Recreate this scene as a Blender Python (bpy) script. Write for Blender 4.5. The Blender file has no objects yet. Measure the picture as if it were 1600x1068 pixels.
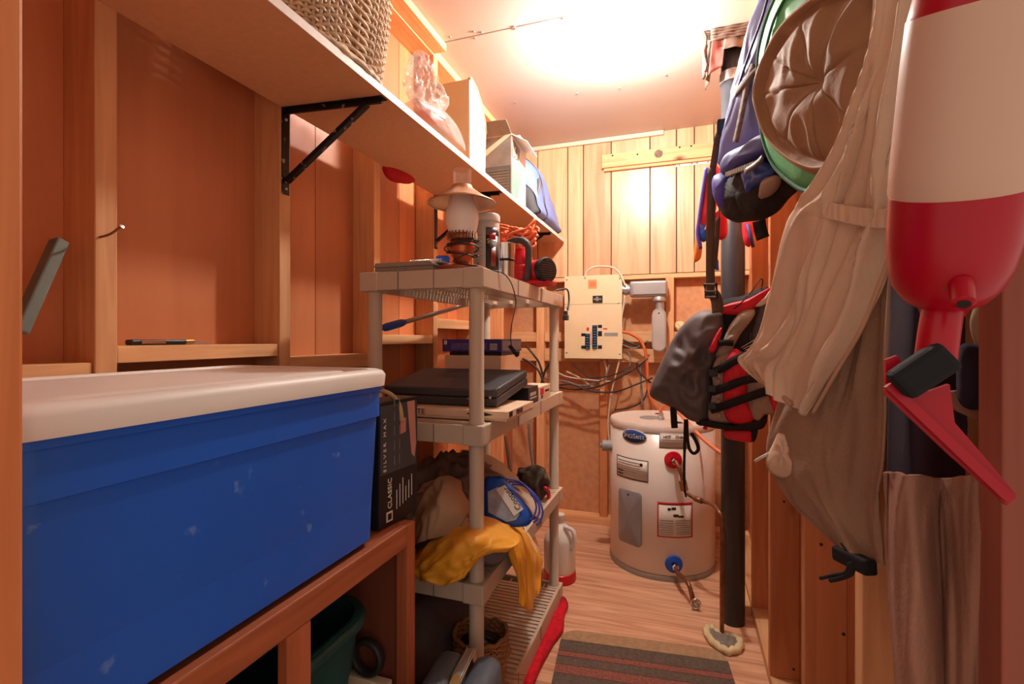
import bpy, bmesh, math, random
from mathutils import Vector, Matrix, noise
random.seed(7)
SC = bpy.context.scene
COL = SC.collection

# ------------------------------------------------------------------ camera, world, exposure
FPX, VPX, HZ, CH = 770.0, 1065.0, 528.0, 1.197      # focal length in pixels (1600 wide), heading, horizon row, eye height
TH = math.atan((VPX - 800) / FPX)
cs, sn = math.cos(TH), math.sin(TH)
cam_d = bpy.data.cameras.new('camera'); cam = bpy.data.objects.new('camera', cam_d); COL.objects.link(cam)
cam.location = (0, 0, CH); cam.rotation_euler = (math.pi / 2, 0, TH)
cam_d.sensor_width = 36; cam_d.lens = FPX / 1600 * 36; cam_d.shift_y = (HZ - 534) / 1600
cam_d.clip_start = 0.02
SC.camera = cam
W = bpy.data.worlds.new('hallway_light'); SC.world = W; W.use_nodes = True
W.node_tree.nodes['Background'].inputs[0].default_value = (1.0, 0.80, 0.66, 1)
W.node_tree.nodes['Background'].inputs[1].default_value = 0.30
BULB_STRENGTH = 560.0
SC.view_settings.view_transform = 'Standard'; SC.view_settings.look = 'None'
SC.view_settings.exposure = 1.28; SC.view_settings.gamma = 1; SC.view_settings.use_curve_mapping = False

# ------------------------------------------------------------------ helpers
V = Vector
def at(px, py, x=None, y=None, z=None):
    """point of the room on the plane x=, y= or z= seen along a line of sight of the photograph"""
    u = (px - 800) / FPX; v = (HZ - py) / FPX
    r = V((u * cs - sn, u * sn + cs, v))
    if x is not None: t = x / r.x
    elif y is not None: t = y / r.y
    else: t = (z - CH) / r.z
    return V((0, 0, CH)) + r * t

def S(r, g, b):
    f = lambda c: (c / 255 / 12.92) if c / 255 <= 0.04045 else ((c / 255 + 0.055) / 1.055) ** 2.4
    return (f(r), f(g), f(b), 1)

def base_mat(name):
    m = bpy.data.materials.new(name); m.use_nodes = True
    nt = m.node_tree; b = nt.nodes['Principled BSDF']
    return m, nt, b

def mat(name, c, rough=0.6, metal=0.0, var=0.12, scale=7, bump=0.08, bscale=70, spec=0.4, alpha=1, trans=0, stretch=(1, 1, 1), sss=0, stain=None, coat=0):
    m, nt, b = base_mat(name); N = nt.nodes; L = nt.links
    tc = N.new('ShaderNodeTexCoord'); mp = N.new('ShaderNodeMapping'); mp.inputs['Scale'].default_value = stretch
    L.new(tc.outputs['Object'], mp.inputs[0])
    nz = N.new('ShaderNodeTexNoise'); nz.inputs['Scale'].default_value = scale; nz.inputs['Detail'].default_value = 5
    L.new(mp.outputs[0], nz.inputs['Vector'])
    rp = N.new('ShaderNodeValToRGB'); rp.color_ramp.elements[0].position = 0.3; rp.color_ramp.elements[1].position = 0.7
    rp.color_ramp.elements[0].color = tuple(k * (1 - var) for k in c[:3]) + (1,)
    rp.color_ramp.elements[1].color = tuple(min(1, k * (1 + var)) for k in c[:3]) + (1,)
    L.new(nz.outputs['Fac'], rp.inputs[0]); out = rp.outputs[0]
    if stain:
        n2 = N.new('ShaderNodeTexNoise'); n2.inputs['Scale'].default_value = stain[1]; n2.inputs['Detail'].default_value = 4
        L.new(tc.outputs['Object'], n2.inputs['Vector'])
        r2 = N.new('ShaderNodeValToRGB'); r2.color_ramp.elements[0].position = stain[2]; r2.color_ramp.elements[1].position = min(1, stain[2] + 0.06)
        L.new(n2.outputs['Fac'], r2.inputs[0])
        mx = N.new('ShaderNodeMix'); mx.data_type = 'RGBA'
        L.new(r2.outputs[0], mx.inputs[0]); L.new(out, mx.inputs[6]); mx.inputs[7].default_value = stain[0]
        out = mx.outputs[2]
    L.new(out, b.inputs['Base Color'])
    b.inputs['Roughness'].default_value = rough; b.inputs['Metallic'].default_value = metal
    b.inputs['Specular IOR Level'].default_value = spec
    b.inputs['Alpha'].default_value = alpha; b.inputs['Transmission Weight'].default_value = trans
    b.inputs['Coat Weight'].default_value = coat
    if bump:
        n3 = N.new('ShaderNodeTexNoise'); n3.inputs['Scale'].default_value = bscale; n3.inputs['Detail'].default_value = 3
        L.new(mp.outputs[0], n3.inputs['Vector'])
        bp = N.new('ShaderNodeBump'); bp.inputs['Strength'].default_value = bump; bp.inputs['Distance'].default_value = 0.004
        L.new(n3.outputs['Fac'], bp.inputs['Height']); L.new(bp.outputs[0], b.inputs['Normal'])
    return m

def wood(name, c, d, axis='z', rough=0.55, fine=26, knots=True, var=0.5, spec=0.3, kscale=2.6):
    """sawn wood: stretched noise grain along one axis, darker streaks, sparse knots"""
    m, nt, b = base_mat(name); N = nt.nodes; L = nt.links
    tc = N.new('ShaderNodeTexCoord'); oi = N.new('ShaderNodeObjectInfo')
    ad = N.new('ShaderNodeVectorMath'); ad.operation = 'ADD'
    sc = N.new('ShaderNodeMath'); sc.operation = 'MULTIPLY'; sc.inputs[1].default_value = 37
    L.new(oi.outputs['Random'], sc.inputs[0]); L.new(tc.outputs['Object'], ad.inputs[0]); L.new(sc.outputs[0], ad.inputs[1])
    mp = N.new('ShaderNodeMapping'); s = [1.0, 1.0, 1.0]; s['xyz'.index(axis)] = 0.07
    mp.inputs['Scale'].default_value = s; L.new(ad.outputs[0], mp.inputs[0])
    nz = N.new('ShaderNodeTexNoise'); nz.inputs['Scale'].default_value = fine; nz.inputs['Detail'].default_value = 7; nz.inputs['Distortion'].default_value = 1.2
    L.new(mp.outputs[0], nz.inputs['Vector'])
    rp = N.new('ShaderNodeValToRGB'); e = rp.color_ramp.elements
    e[0].position = 0.32; e[0].color = d; e[1].position = 0.62; e[1].color = c
    L.new(nz.outputs['Fac'], rp.inputs[0])
    mx = N.new('ShaderNodeMix'); mx.data_type = 'RGBA'; mx.inputs[0].default_value = var
    mx.inputs[6].default_value = c; L.new(rp.outputs[0], mx.inputs[7]); out = mx.outputs[2]
    # broad tone per board
    hs = N.new('ShaderNodeHueSaturation'); mr = N.new('ShaderNodeMapRange')
    mr.inputs[3].default_value = 0.82; mr.inputs[4].default_value = 1.15
    L.new(oi.outputs['Random'], mr.inputs[0]); L.new(mr.outputs[0], hs.inputs['Value']); L.new(out, hs.inputs['Color']); out = hs.outputs[0]
    if knots:
        mk = N.new('ShaderNodeMapping'); s2 = [2.2, 2.2, 2.2]; s2['xyz'.index(axis)] = 1.1
        mk.inputs['Scale'].default_value = s2; L.new(ad.outputs[0], mk.inputs[0])
        vo = N.new('ShaderNodeTexVoronoi'); vo.inputs['Scale'].default_value = kscale; L.new(mk.outputs[0], vo.inputs['Vector'])
        kr = N.new('ShaderNodeValToRGB'); kr.color_ramp.elements[0].position = 0.03; kr.color_ramp.elements[1].position = 0.13
        kr.color_ramp.elements[0].color = (1, 1, 1, 1); kr.color_ramp.elements[1].color = (0, 0, 0, 1)
        L.new(vo.outputs['Distance'], kr.inputs[0])
        mk2 = N.new('ShaderNodeMix'); mk2.data_type = 'RGBA'; L.new(kr.outputs[0], mk2.inputs[0]); L.new(out, mk2.inputs[6])
        mk2.inputs[7].default_value = tuple(k * 0.35 for k in d[:3]) + (1,); out = mk2.outputs[2]
    L.new(out, b.inputs['Base Color']); b.inputs['Roughness'].default_value = rough; b.inputs['Specular IOR Level'].default_value = spec
    bp = N.new('ShaderNodeBump'); bp.inputs['Strength'].default_value = 0.12; bp.inputs['Distance'].default_value = 0.003
    L.new(nz.outputs['Fac'], bp.inputs['Height']); L.new(bp.outputs[0], b.inputs['Normal'])
    return m

def cr(P, n, closed=False):
    """Catmull-Rom through points"""
    P = [V(p) for p in P]; out = []; k = len(P); segs = k if closed else k - 1
    for i in range(segs):
        if closed: a, b, c, d = P[i - 1], P[i], P[(i + 1) % k], P[(i + 2) % k]
        else: a, b, c, d = P[max(i - 1, 0)], P[i], P[i + 1], P[min(i + 2, k - 1)]
        for j in range(n):
            t = j / n
            out.append(0.5 * ((2 * b) + (c - a) * t + (2 * a - 5 * b + 4 * c - d) * t * t + (3 * b - a - 3 * c + d) * t ** 3))
    if not closed: out.append(P[-1])
    return out

class MB:
    def __init__(s): s.bm = bmesh.new()
    def box(s, x0, x1, y0, y1, z0, z1, bev=0.0, seg=2):
        c = V(((x0 + x1) / 2, (y0 + y1) / 2, (z0 + z1) / 2))
        return s.obox(c, V(((x1 - x0) / 2, 0, 0)), V((0, (y1 - y0) / 2, 0)), V((0, 0, (z1 - z0) / 2)), bev, seg)
    def obox(s, c, a, b, d, bev=0.0, seg=2):
        c, a, b, d = V(c), V(a), V(b), V(d)
        if a.cross(b).dot(d) < 0: a = -a
        vs = [s.bm.verts.new(c + a * i + b * j + d * k) for k in (-1, 1) for j in (-1, 1) for i in (-1, 1)]
        fs = [s.bm.faces.new([vs[i] for i in f]) for f in ((0, 2, 3, 1), (4, 5, 7, 6), (0, 1, 5, 4), (2, 6, 7, 3), (0, 4, 6, 2), (1, 3, 7, 5))]
        if bev:
            es = list({e for f in fs for e in f.edges})
            bmesh.ops.bevel(s.bm, geom=es, offset=bev, segments=seg, profile=0.5, affect='EDGES')
        return s
    def beam(s, p, q, w, h, up=(0, 0, 1), bev=0.0):
        p, q = V(p), V(q); d = (q - p); n = d.normalized(); sd = n.cross(V(up)).normalized(); u = sd.cross(n)
        return s.obox((p + q) / 2, d / 2, sd * w / 2, u * h / 2, bev)
    def tube(s, P, r, seg=8, closed=False, n=0, cap=True):
        P = cr(P, n, closed) if n else [V(p) for p in P]
        k = len(P); rs = r if isinstance(r, (list, tuple)) else None
        rings = []; ref = None
        for i, p in enumerate(P):
            a = P[i - 1] if (i or closed) else p; b = P[(i + 1) % k] if (i < k - 1 or closed) else p
            t = (b - a).normalized()
            if ref is None: ref = V((0, 0, 1)) if abs(t.z) < 0.9 else V((1, 0, 0))
            sd = t.cross(ref).normalized(); up = sd.cross(t).normalized(); ref = up
            rr = rs[min(len(rs) - 1, int(i * len(rs) / k))] if rs else r
            rings.append([s.bm.verts.new(p + sd * rr * math.cos(2 * math.pi * j / seg) + up * rr * math.sin(2 * math.pi * j / seg)) for j in range(seg)])
        for i in range(k if closed else k - 1):
            A, B = rings[i], rings[(i + 1) % k]
            for j in range(seg): s.bm.faces.new((A[j], A[(j + 1) % seg], B[(j + 1) % seg], B[j]))
        if cap and not closed:
            s.bm.faces.new(rings[0][::-1]); s.bm.faces.new(rings[-1])
        return s
    def lathe(s, prof, c, axis=(0, 0, 1), seg=40, caps=True):
        c = V(c); ax = V(axis).normalized(); sd = ax.orthogonal().normalized(); u = ax.cross(sd)
        rings = []
        for r, z in prof:
            rings.append([s.bm.verts.new(c + ax * z + (sd * math.cos(2 * math.pi * j / seg) + u * math.sin(2 * math.pi * j / seg)) * max(r, 1e-5)) for j in range(seg)])
        for A, B in zip(rings, rings[1:]):
            for j in range(seg): s.bm.faces.new((A[j], A[(j + 1) % seg], B[(j + 1) % seg], B[j]))
        if caps:
            s.bm.faces.new(rings[0][::-1]); s.bm.faces.new(rings[-1])
        return s
    def prism(s, P, vec):
        P = [V(p) for p in P]; vec = V(vec)
        A = [s.bm.verts.new(p) for p in P]; B = [s.bm.verts.new(p + vec) for p in P]; k = len(P)
        s.bm.faces.new(A[::-1]); s.bm.faces.new(B)
        for i in range(k): s.bm.faces.new((A[i], A[(i + 1) % k], B[(i + 1) % k], B[i]))
        return s
    def grid(s, G, closed=False):
        R = [[s.bm.verts.new(p) for p in row] for row in G]
        for a, b in zip(R, R[1:]):
            k = len(a)
            for j in range(k if closed else k - 1): s.bm.faces.new((a[j], a[(j + 1) % k], b[(j + 1) % k], b[j]))
        return s
    def puff(s, out, n, T, Tb=None, K=9, seg=5, amp=0.0, fs=14, power=0.5, c=None):
        """pillow-like body from a closed outline: bulges T along n in front and Tb behind"""
        n = V(n).normalized(); O = cr(out, seg, True)
        c = V(c) if c else sum(O, V()) / len(O)
        Tb = T * 0.6 if Tb is None else Tb
        rim = [s.bm.verts.new(p) for p in O]
        for sgn, t in ((1, T), (-1, Tb)):
            prev = rim
            for k in range(1, K + 1):
                q = 1 - k / K
                h = t * (1 - q ** 2) ** power
                if k < K:
                    cur = []
                    for p in O:
                        w = c + (p - c) * q
                        f = amp * (noise.noise(w * fs) + .6 * (.5 - abs(noise.noise(w * fs * 1.9)) * 2)) * (1 - q ** 3)
                        cur.append(s.bm.verts.new(w + n * sgn * (h + f)))
                else: cur = [s.bm.verts.new(c + n * sgn * (t + amp * noise.noise(c * fs)))]
                m = len(prev)
                for j in range(m):
                    j2 = (j + 1) % m
                    vs = (prev[j], prev[j2], cur[j2], cur[j]) if k < K else (prev[j], prev[j2], cur[0])
                    s.bm.faces.new(vs if sgn > 0 else vs[::-1])
                prev = cur
        return s

BASE = {}
def props(o, label=None, cat=None, group=None, kind=None):
    if label: o['label'] = label
    if cat: o['category'] = cat
    if group: o['group'] = group
    if kind: o['kind'] = kind
    return o
def thing(name, label, cat, loc, group=None):
    o = bpy.data.objects.new(name, None); COL.objects.link(o); o.empty_display_size = 0.05
    o.location = V(loc); BASE[o.name] = V(loc)
    return props(o, label, cat, group)
def part(name, mb, m, parent=None, smooth=False, label=None, kind=None, loc=None, solid=0, sub=0, angle=None):
    bm = mb.bm; bmesh.ops.recalc_face_normals(bm, faces=bm.faces)
    me = bpy.data.meshes.new(name); 
    b = BASE[parent.name] if parent else (V(loc) if loc is not None else V((0, 0, 0)))
    bmesh.ops.translate(bm, verts=bm.verts, vec=-b)
    bm.to_mesh(me); bm.free()
    if smooth:
        for p in me.polygons: p.use_smooth = True
        if angle: me.set_sharp_from_angle(angle=math.radians(angle))
    me.materials.append(m)
    o = bpy.data.objects.new(name, me); COL.objects.link(o); BASE[o.name] = b
    if parent: o.parent = parent
    else: o.location = b
    if solid:
        md = o.modifiers.new('thickness', 'SOLIDIFY'); md.thickness = solid; md.offset = 0
    if sub:
        md = o.modifiers.new('smooth', 'SUBSURF'); md.levels = sub; md.render_levels = sub
    if label: o['label'] = label
    if kind: o['kind'] = kind
    return o
def solo(name, mb, m, label, cat, loc, group=None, **k):
    o = part(name, mb, m, None, loc=loc, **k); return props(o, label, cat, group)

def sheet(rows, nu=6, nv=6, amp=0.0, fs=10, dirn=(0, -1, 0), stretch=(1, 1, 1), closed=False, uv=None):
    """cloth surface through a grid of control points, with folds"""
    R = [cr(r, nu, closed) for r in rows]
    Ccols = [cr([r[j] for r in R], nv) for j in range(len(R[0]))]
    d = V(dirn); G = []
    for i in range(len(Ccols[0])):
        row = []
        for j in range(len(Ccols)):
            p = Ccols[j][i]
            q = V((p.x * stretch[0], p.y * stretch[1], p.z * stretch[2])) * fs
            f = 1 - abs(noise.noise(q)) * 2 + 0.4 * noise.noise(q * 2.3)
            if uv:      # pleats that run down the cloth
                uu, vv = j / (len(Ccols) - 1), i / (len(Ccols[0]) - 1)
                n1 = noise.noise(V((uu * uv[0] + vv * uv[3], vv * uv[1], 3.1))); n2 = noise.noise(V((uu * uv[0] * 2.7, vv * uv[1] * 2.2, 8.7)))
                f = .35 * f + uv[2] * (1 - 2.6 * abs(n1) - .7 * abs(n2))
            row.append(p + d * amp * f)
        G.append(row)
    return MB().grid(G, closed)

def text(s, size, o, right, up, m, parent, depth=0.0006, align='LEFT', name='lettering', sx=1.0):
    cu = bpy.data.curves.new('t', 'FONT'); cu.body = s; cu.size = size; cu.extrude = depth; cu.align_x = align; cu.resolution_u = 3
    t = bpy.data.objects.new('t', cu); COL.objects.link(t)
    dg = bpy.context.evaluated_depsgraph_get(); dg.update()
    me = bpy.data.meshes.new_from_object(t.evaluated_get(dg)); me.name = name
    bpy.data.objects.remove(t); bpy.data.curves.remove(cu)
    r = V(right).normalized(); u = V(up).normalized(); n = r.cross(u).normalized(); u = n.cross(r)
    Mx = Matrix((r * sx, u, n)).transposed().to_4x4(); Mx.translation = V(o) - BASE[parent.name]
    me.transform(Mx); me.materials.clear(); me.materials.append(m)
    ob = bpy.data.objects.new(name, me); COL.objects.link(ob); ob.parent = parent; BASE[ob.name] = BASE[parent.name]
    return ob

# ------------------------------------------------------------------ materials
PLY_RED = wood('red_plywood', S(206, 130, 86), S(182, 102, 62), 'z', 0.45, 9, False, 0.55, 0.4)
STUD = wood('pine_stud', S(228, 172, 122), S(188, 122, 76), 'z', 0.6, 30, True, 0.5)
STUD_Y = wood('pine_stud_lengthways', S(232, 180, 130), S(194, 130, 84), 'y', 0.6, 30, True, 0.5)
STUD_X = wood('pine_stud_crossways', S(232, 180, 130), S(194, 130, 84), 'x', 0.6, 30, True, 0.5)
STUD_RED = wood('reddish_stud', S(214, 142, 94), S(178, 104, 62), 'z', 0.55, 26, True, 0.5)
PLANK = wood('cedar_panelling', S(230, 182, 142), S(192, 134, 94), 'z', 0.32, 16, True, 0.7, 0.5, 2.0)
GROOVE = mat('dark_groove', S(70, 45, 35), 0.8)
OSB = mat('hardboard_sheathing', S(204, 146, 104), 0.7, var=0.12, scale=30)
FLOORM = wood('plywood_floor', S(212, 166, 134), S(158, 106, 78), 'x', 0.6, 30, False, 0.8)
CEILM = mat('painted_ceiling_board', S(196, 182, 172), 0.38, var=0.03, scale=2, bump=0.03, bscale=30)
SHELF_MEL = mat('melamine_underside', S(216, 164, 122), 0.5, var=0.05, scale=60, bump=0.02)
WHITE_EDGE = mat('white_edge_band', S(232, 224, 216), 0.5, var=0.04)
BLACK_METAL = mat('black_scuffed_metal', S(34, 32, 32), 0.45, 0.5, var=0.3, scale=20, stain=(S(150, 140, 132), 45, 0.63))
BLUE_TUB = mat('blue_plastic', S(28, 92, 200), 0.42, var=0.07, scale=3, bump=0.02, stain=(S(92, 128, 206), 24, 0.665))
WHITE_LID = mat('white_plastic', S(228, 220, 212), 0.45, var=0.03, bump=0.02)
RESIN = mat('putty_resin', S(196, 178, 158), 0.5, var=0.04, scale=4, bump=0.03)
RED_WOOD = wood('stained_wood', S(176, 98, 62), S(140, 70, 42), 'y', 0.5, 34, False, 0.6)
RED_WOOD_Z = wood('stained_wood_upright', S(176, 98, 62), S(140, 70, 42), 'z', 0.5, 34, False, 0.6)
BLACK_PLASTIC = mat('black_plastic', S(30, 31, 34), 0.4, var=0.15)
DARK_CASE = mat('charcoal_case', S(62, 62, 66), 0.5, var=0.12, bump=0.12, bscale=200)
BLACK_CLOTH = mat('black_webbing', S(30, 28, 30), 0.85, bump=0.3, bscale=300)
GREY_CLOTH = mat('charcoal_nylon', S(96, 88, 90), 0.55, var=0.08, bump=0.15, bscale=50)
RED_CLOTH = mat('red_nylon', S(214, 30, 52), 0.6, var=0.08, bump=0.12, bscale=50)
TAUPE_CLOTH = mat('taupe_nylon', S(164, 142, 126), 0.65, var=0.08, bump=0.12, bscale=50)
BLUE_CLOTH = mat('blue_nylon', S(132, 144, 216), 0.6, var=0.12, bump=0.12, bscale=40)
NAVY_CLOTH = mat('navy_nylon', S(58, 62, 120), 0.6, var=0.12, bump=0.12, bscale=40)
BLACK_MESH = mat('black_mesh', S(38, 32, 34), 0.9, var=0.2, scale=40, bump=0.4, bscale=260)
GREEN_CLOTH = mat('green_nylon', S(96, 202, 130), 0.6, var=0.2, scale=12, bump=0.15)
BROWN_CLOTH = mat('brown_canvas', S(158, 118, 84), 0.75, var=0.12, scale=9, bump=0.2, bscale=120, stain=(S(186, 152, 112), 11, 0.68))
KHAKI = mat('khaki_canvas', S(218, 186, 158), 0.85, var=0.1, scale=8, bump=0.25, bscale=160)
KHAKI_SHADED = mat('shaded_khaki_lining', S(156, 122, 98), 0.9, var=0.12, scale=9, bump=0.35, bscale=260)  # same khaki, darkened so the rear panel's shade sits in the colour
SHEET_BROWN = mat('brown_garment', S(150, 106, 86), 0.9, var=0.16, scale=5, bump=0.3, bscale=200)
PURPLE_DARK = mat('dark_purple_garment', S(62, 42, 56), 0.9, var=0.15)
FLOAT_RED = mat('deep_red_plastic', S(170, 6, 32), 0.3, var=0.05, bump=0.0)
HANDLE_BLACK = mat('black_foam', S(20, 18, 22), 0.85)
RED_PLASTIC = mat('red_plastic', S(206, 14, 36), 0.3, var=0.05, bump=0.0)
WHITE_PLASTIC = mat('off_white_plastic', S(208, 168, 146), 0.4, var=0.03, bump=0.0)
TANK = mat('white_enamel', S(226, 214, 204), 0.28, var=0.02, scale=3, bump=0.01, spec=0.5)
GREY_PAINT = mat('grey_enamel', S(146, 142, 142), 0.4, var=0.05)
COPPER = mat('copper', S(196, 110, 76), 0.35, 0.85, var=0.2)
COPPER_OLD = mat('tarnished_copper', S(140, 92, 66), 0.45, 0.7, var=0.3, scale=30)
STEEL = mat('galvanised_metal', S(176, 172, 170), 0.38, 0.6, var=0.1)
CHROME = mat('chrome', S(214, 208, 204), 0.15, 1.0, var=0.05, bump=0)
BRASS = mat('brass', S(190, 150, 90), 0.35, 0.8)
CREAM_PAINT = mat('cream_enamel', S(228, 204, 164), 0.45, var=0.03, bump=0.02)
ORANGE_CORD = mat('orange_cord', S(226, 122, 80), 0.55, var=0.08)
CABLE_BLACK = mat('black_cable', S(44, 40, 40), 0.5)
CABLE_WHITE = mat('white_cable', S(214, 196, 174), 0.5)
CABLE_GREY = mat('grey_cable', S(122, 114, 110), 0.5)
PIPE_BLACK = mat('black_drain_pipe', S(54, 54, 60), 0.38, var=0.12)
FOAM = mat('expanding_foam', S(220, 200, 156), 0.9, var=0.1, bump=0.5, bscale=60)
YELLOW = mat('yellow_rainwear', S(228, 160, 44), 0.5, var=0.06, bump=0.06)
GREY_BROWN = mat('grey_brown_fabric', S(120, 100, 92), 0.85, var=0.15, bump=0.2)
BEIGE_CLOTH = mat('beige_fabric', S(176, 142, 112), 0.85, var=0.1, bump=0.2)
DARK_FABRIC = mat('dark_slate_fabric', S(100, 90, 94), 0.9, var=0.3, scale=9, bump=0.3)
BLUE_BRIGHT = mat('bright_blue_vinyl', S(30, 84, 184), 0.35, var=0.06, bump=0.04)
CLEAR = mat('clear_film', S(244, 232, 224), 0.2, var=0.02, alpha=0.34, bump=0.5, bscale=40, spec=0.8)
CLEAR_STIFF = mat('cloudy_plastic', S(226, 212, 208), 0.25, var=0.04, alpha=0.45, bump=0.05)
CARD = mat('kraft_cardboard', S(196, 150, 106), 0.8, var=0.06)
CARD_PALE = mat('pale_cardboard', S(226, 200, 172), 0.7, var=0.05)
WHITE_BOX = mat('white_carton', S(234, 228, 220), 0.45, var=0.03, bump=0.02)
CREAM_BOX = mat('cream_bin_plastic', S(230, 196, 148), 0.5, var=0.03, bump=0.02)
GAME_BEIGE = mat('beige_game_box', S(208, 178, 150), 0.6, var=0.05)
PURPLE_BOX = mat('violet_game_box', S(64, 56, 138), 0.4, var=0.12, scale=14)
INK = mat('dark_ink', S(38, 30, 28), 0.7, bump=0)
INK_WHITE = mat('white_print', S(224, 214, 206), 0.6, bump=0)
INK_GOLD = mat('gold_print', S(220, 176, 70), 0.5, bump=0)
WICKER = mat('pale_wicker', S(214, 186, 154), 0.6, var=0.2, scale=30, bump=0.15)
WICKER_DARK = mat('brown_wicker', S(170, 118, 76), 0.65, var=0.2, scale=30, bump=0.15)
ROPE = mat('tan_rope', S(196, 156, 106), 0.85, var=0.15, bump=0.4, bscale=120)
FROST = mat('frosted_glass', S(244, 234, 226), 0.5, var=0.01, bump=0, sss=0)
GLASS = mat('clear_glass', S(240, 230, 222), 0.08, var=0.01, alpha=0.09, bump=0, spec=0.8)
TIN = mat('bronze_tinted_shade', S(190, 138, 100), 0.35, 0.55, var=0.06)
RUBBER = mat('grey_rubber', S(72, 70, 72), 0.6)
MAT_BEIGE = mat('doormat_beige', S(170, 136, 104), 0.95, var=0.15, scale=60, bump=0.6, bscale=400)
MAT_GREY = mat('doormat_grey', S(98, 84, 74), 0.95, var=0.25, scale=80, bump=0.6, bscale=400)
MAT_RUST = mat('doormat_rust', S(140, 84, 72), 0.95, var=0.35, scale=120, bump=0.6, bscale=400)
RED_RUG = mat('red_pile', S(206, 18, 40), 0.95, var=0.2, scale=60, bump=0.8, bscale=300)
GREEN_TUB = mat('dark_green_plastic', S(22, 72, 70), 0.5, var=0.15, scale=20)
GREY_BLUE_POLE = mat('grey_green_paint', S(104, 112, 104), 0.6, var=0.15)
GREY_PLASTIC = mat('warm_grey_plastic', S(150, 140, 128), 0.5, var=0.05)
LABEL_PAPER = mat('label_paper', S(222, 212, 200), 0.5, var=0.03, bump=0)
LABEL_RED = mat('red_print', S(196, 36, 52), 0.5, bump=0)
LABEL_BLUE = mat('blue_badge', S(34, 72, 140), 0.35, bump=0)
RUST_TIN = mat('weathered_tin', S(112, 92, 82), 0.5, 0.5, var=0.3, scale=14, bump=0.4, bscale=30)
RED_LEAD = mat('dull_red_paint', S(140, 78, 72), 0.6, var=0.15)
STRAP_BROWN = mat('brown_webbing', S(100, 78, 64), 0.85, bump=0.3, bscale=300)
bulbm, _nt, _b = base_mat('lit_bulb'); _b.inputs['Emission Color'].default_value = (1, 0.95, 0.87, 1); _b.inputs['Emission Strength'].default_value = BULB_STRENGTH

# ------------------------------------------------------------------ room shell
XW, XP = -1.03, -1.12            # left wall: stud faces, sheathing
YB = 3.19                        # panelling of the back wall
ZC = 2.48                        # ceiling
XR = 0.287                       # right wall: stud faces
def structure(name, loc=(0, 0, 0)):
    o = bpy.data.objects.new(name, None); COL.objects.link(o); o.location = loc; BASE[o.name] = V(loc); o['kind'] = 'structure'; return o

m = MB().box(-1.3, 1.0, -0.3, 3.5, -0.05, 0.0)
props(part('floor', m, FLOORM), 'bare plywood floor', kind='structure')

ceil = structure('ceiling', (0, 1.5, ZC))
ys = at(700, 65, z=ZC).y
for y0, y1 in ((-0.1, ys - 0.003), (ys + 0.003, 3.4)):
    part('panel', MB().box(-1.2, 1.0, y0, y1, ZC, ZC + 0.02, 0.002), CEILM, ceil)
part('backing', MB().box(-1.2, 1.0, -0.1, 3.4, ZC + 0.02, ZC + 0.04), GROOVE, ceil)
for px, py in ((703, 58), (752, 51), (742, 60), (803, 42), (805, 46), (880, 30), (805, 160), (902, 146), (968, 138), (1040, 117), (740, 50)):
    p = at(px, py, z=ZC - 0.001)
    part('nail_head', MB().lathe([(0.0, -0.002), (0.006, -0.002), (0.007, 0.0005)], p, seg=8), GREY_PAINT, ceil)

# left wall: sheets of red plywood, studs, blocking, plates
wl = structure('wall_left', (XP, 1.5, 0))
ed = [-0.2, 0.30, 0.615, 1.066, 1.30, 1.50, 1.80, 1.93, 2.25, 2.6, 3.0, 3.3]
for y0, y1 in zip(ed, ed[1:]):
    part('panel', MB().box(XP - 0.012, XP, y0 + 0.0015, y1 - 0.0015, 0, ZC), PLY_RED, wl)
part('backing', MB().box(XP - 0.03, XP - 0.012, -0.2, 3.3, 0, ZC), GROOVE, wl)
studY = [0.17, 0.613, 1.058, 1.492, 1.935, 2.36, 2.80]
for y in studY:
    part('stud', MB().box(XP, XW, y, y + 0.039, 0.04, ZC - 0.04, 0.002), STUD, wl)
part('top_plate', MB().box(XP, XW, -0.1, 3.28, ZC - 0.04, ZC - 0.001, 0.002), STUD_Y, wl)
part('bottom_plate', MB().box(XP, XW, -0.1, 3.28, 0.0, 0.04, 0.002), STUD_Y, wl)
for (i, pa, pb) in ((0, (100, 568), (100, 603)), (1, (437, 537), (437, 556)), (2, (500, 556), (500, 579)), (3, (640, 523), (640, 537)), (4, (720, 500), (720, 514))):
    za, zb = at(*pa, x=XW).z, at(*pb, x=XW).z
    y0, y1 = studY[i] + 0.041, studY[i + 1] - 0.002
    part('blocking', MB().box(XP, XW - 0.004, y0, y1, zb, za, 0.002), STUD_Y, wl)
for i in (1, 2, 3, 4):
    part('blocking', MB().box(XP, XW - 0.004, studY[i] + 0.041, studY[i + 1] - 0.002, 0.55, 0.59, 0.002), STUD_Y, wl)
# strip of wood under the ceiling above the left wall
part('trim_1', MB().box(XW + 0.002, XW + 0.06, 0.9, at(700, 75, z=ZC - 0.02).y, ZC - 0.035, ZC - 0.001, 0.002), STUD_Y)['kind'] = 'structure'

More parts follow.
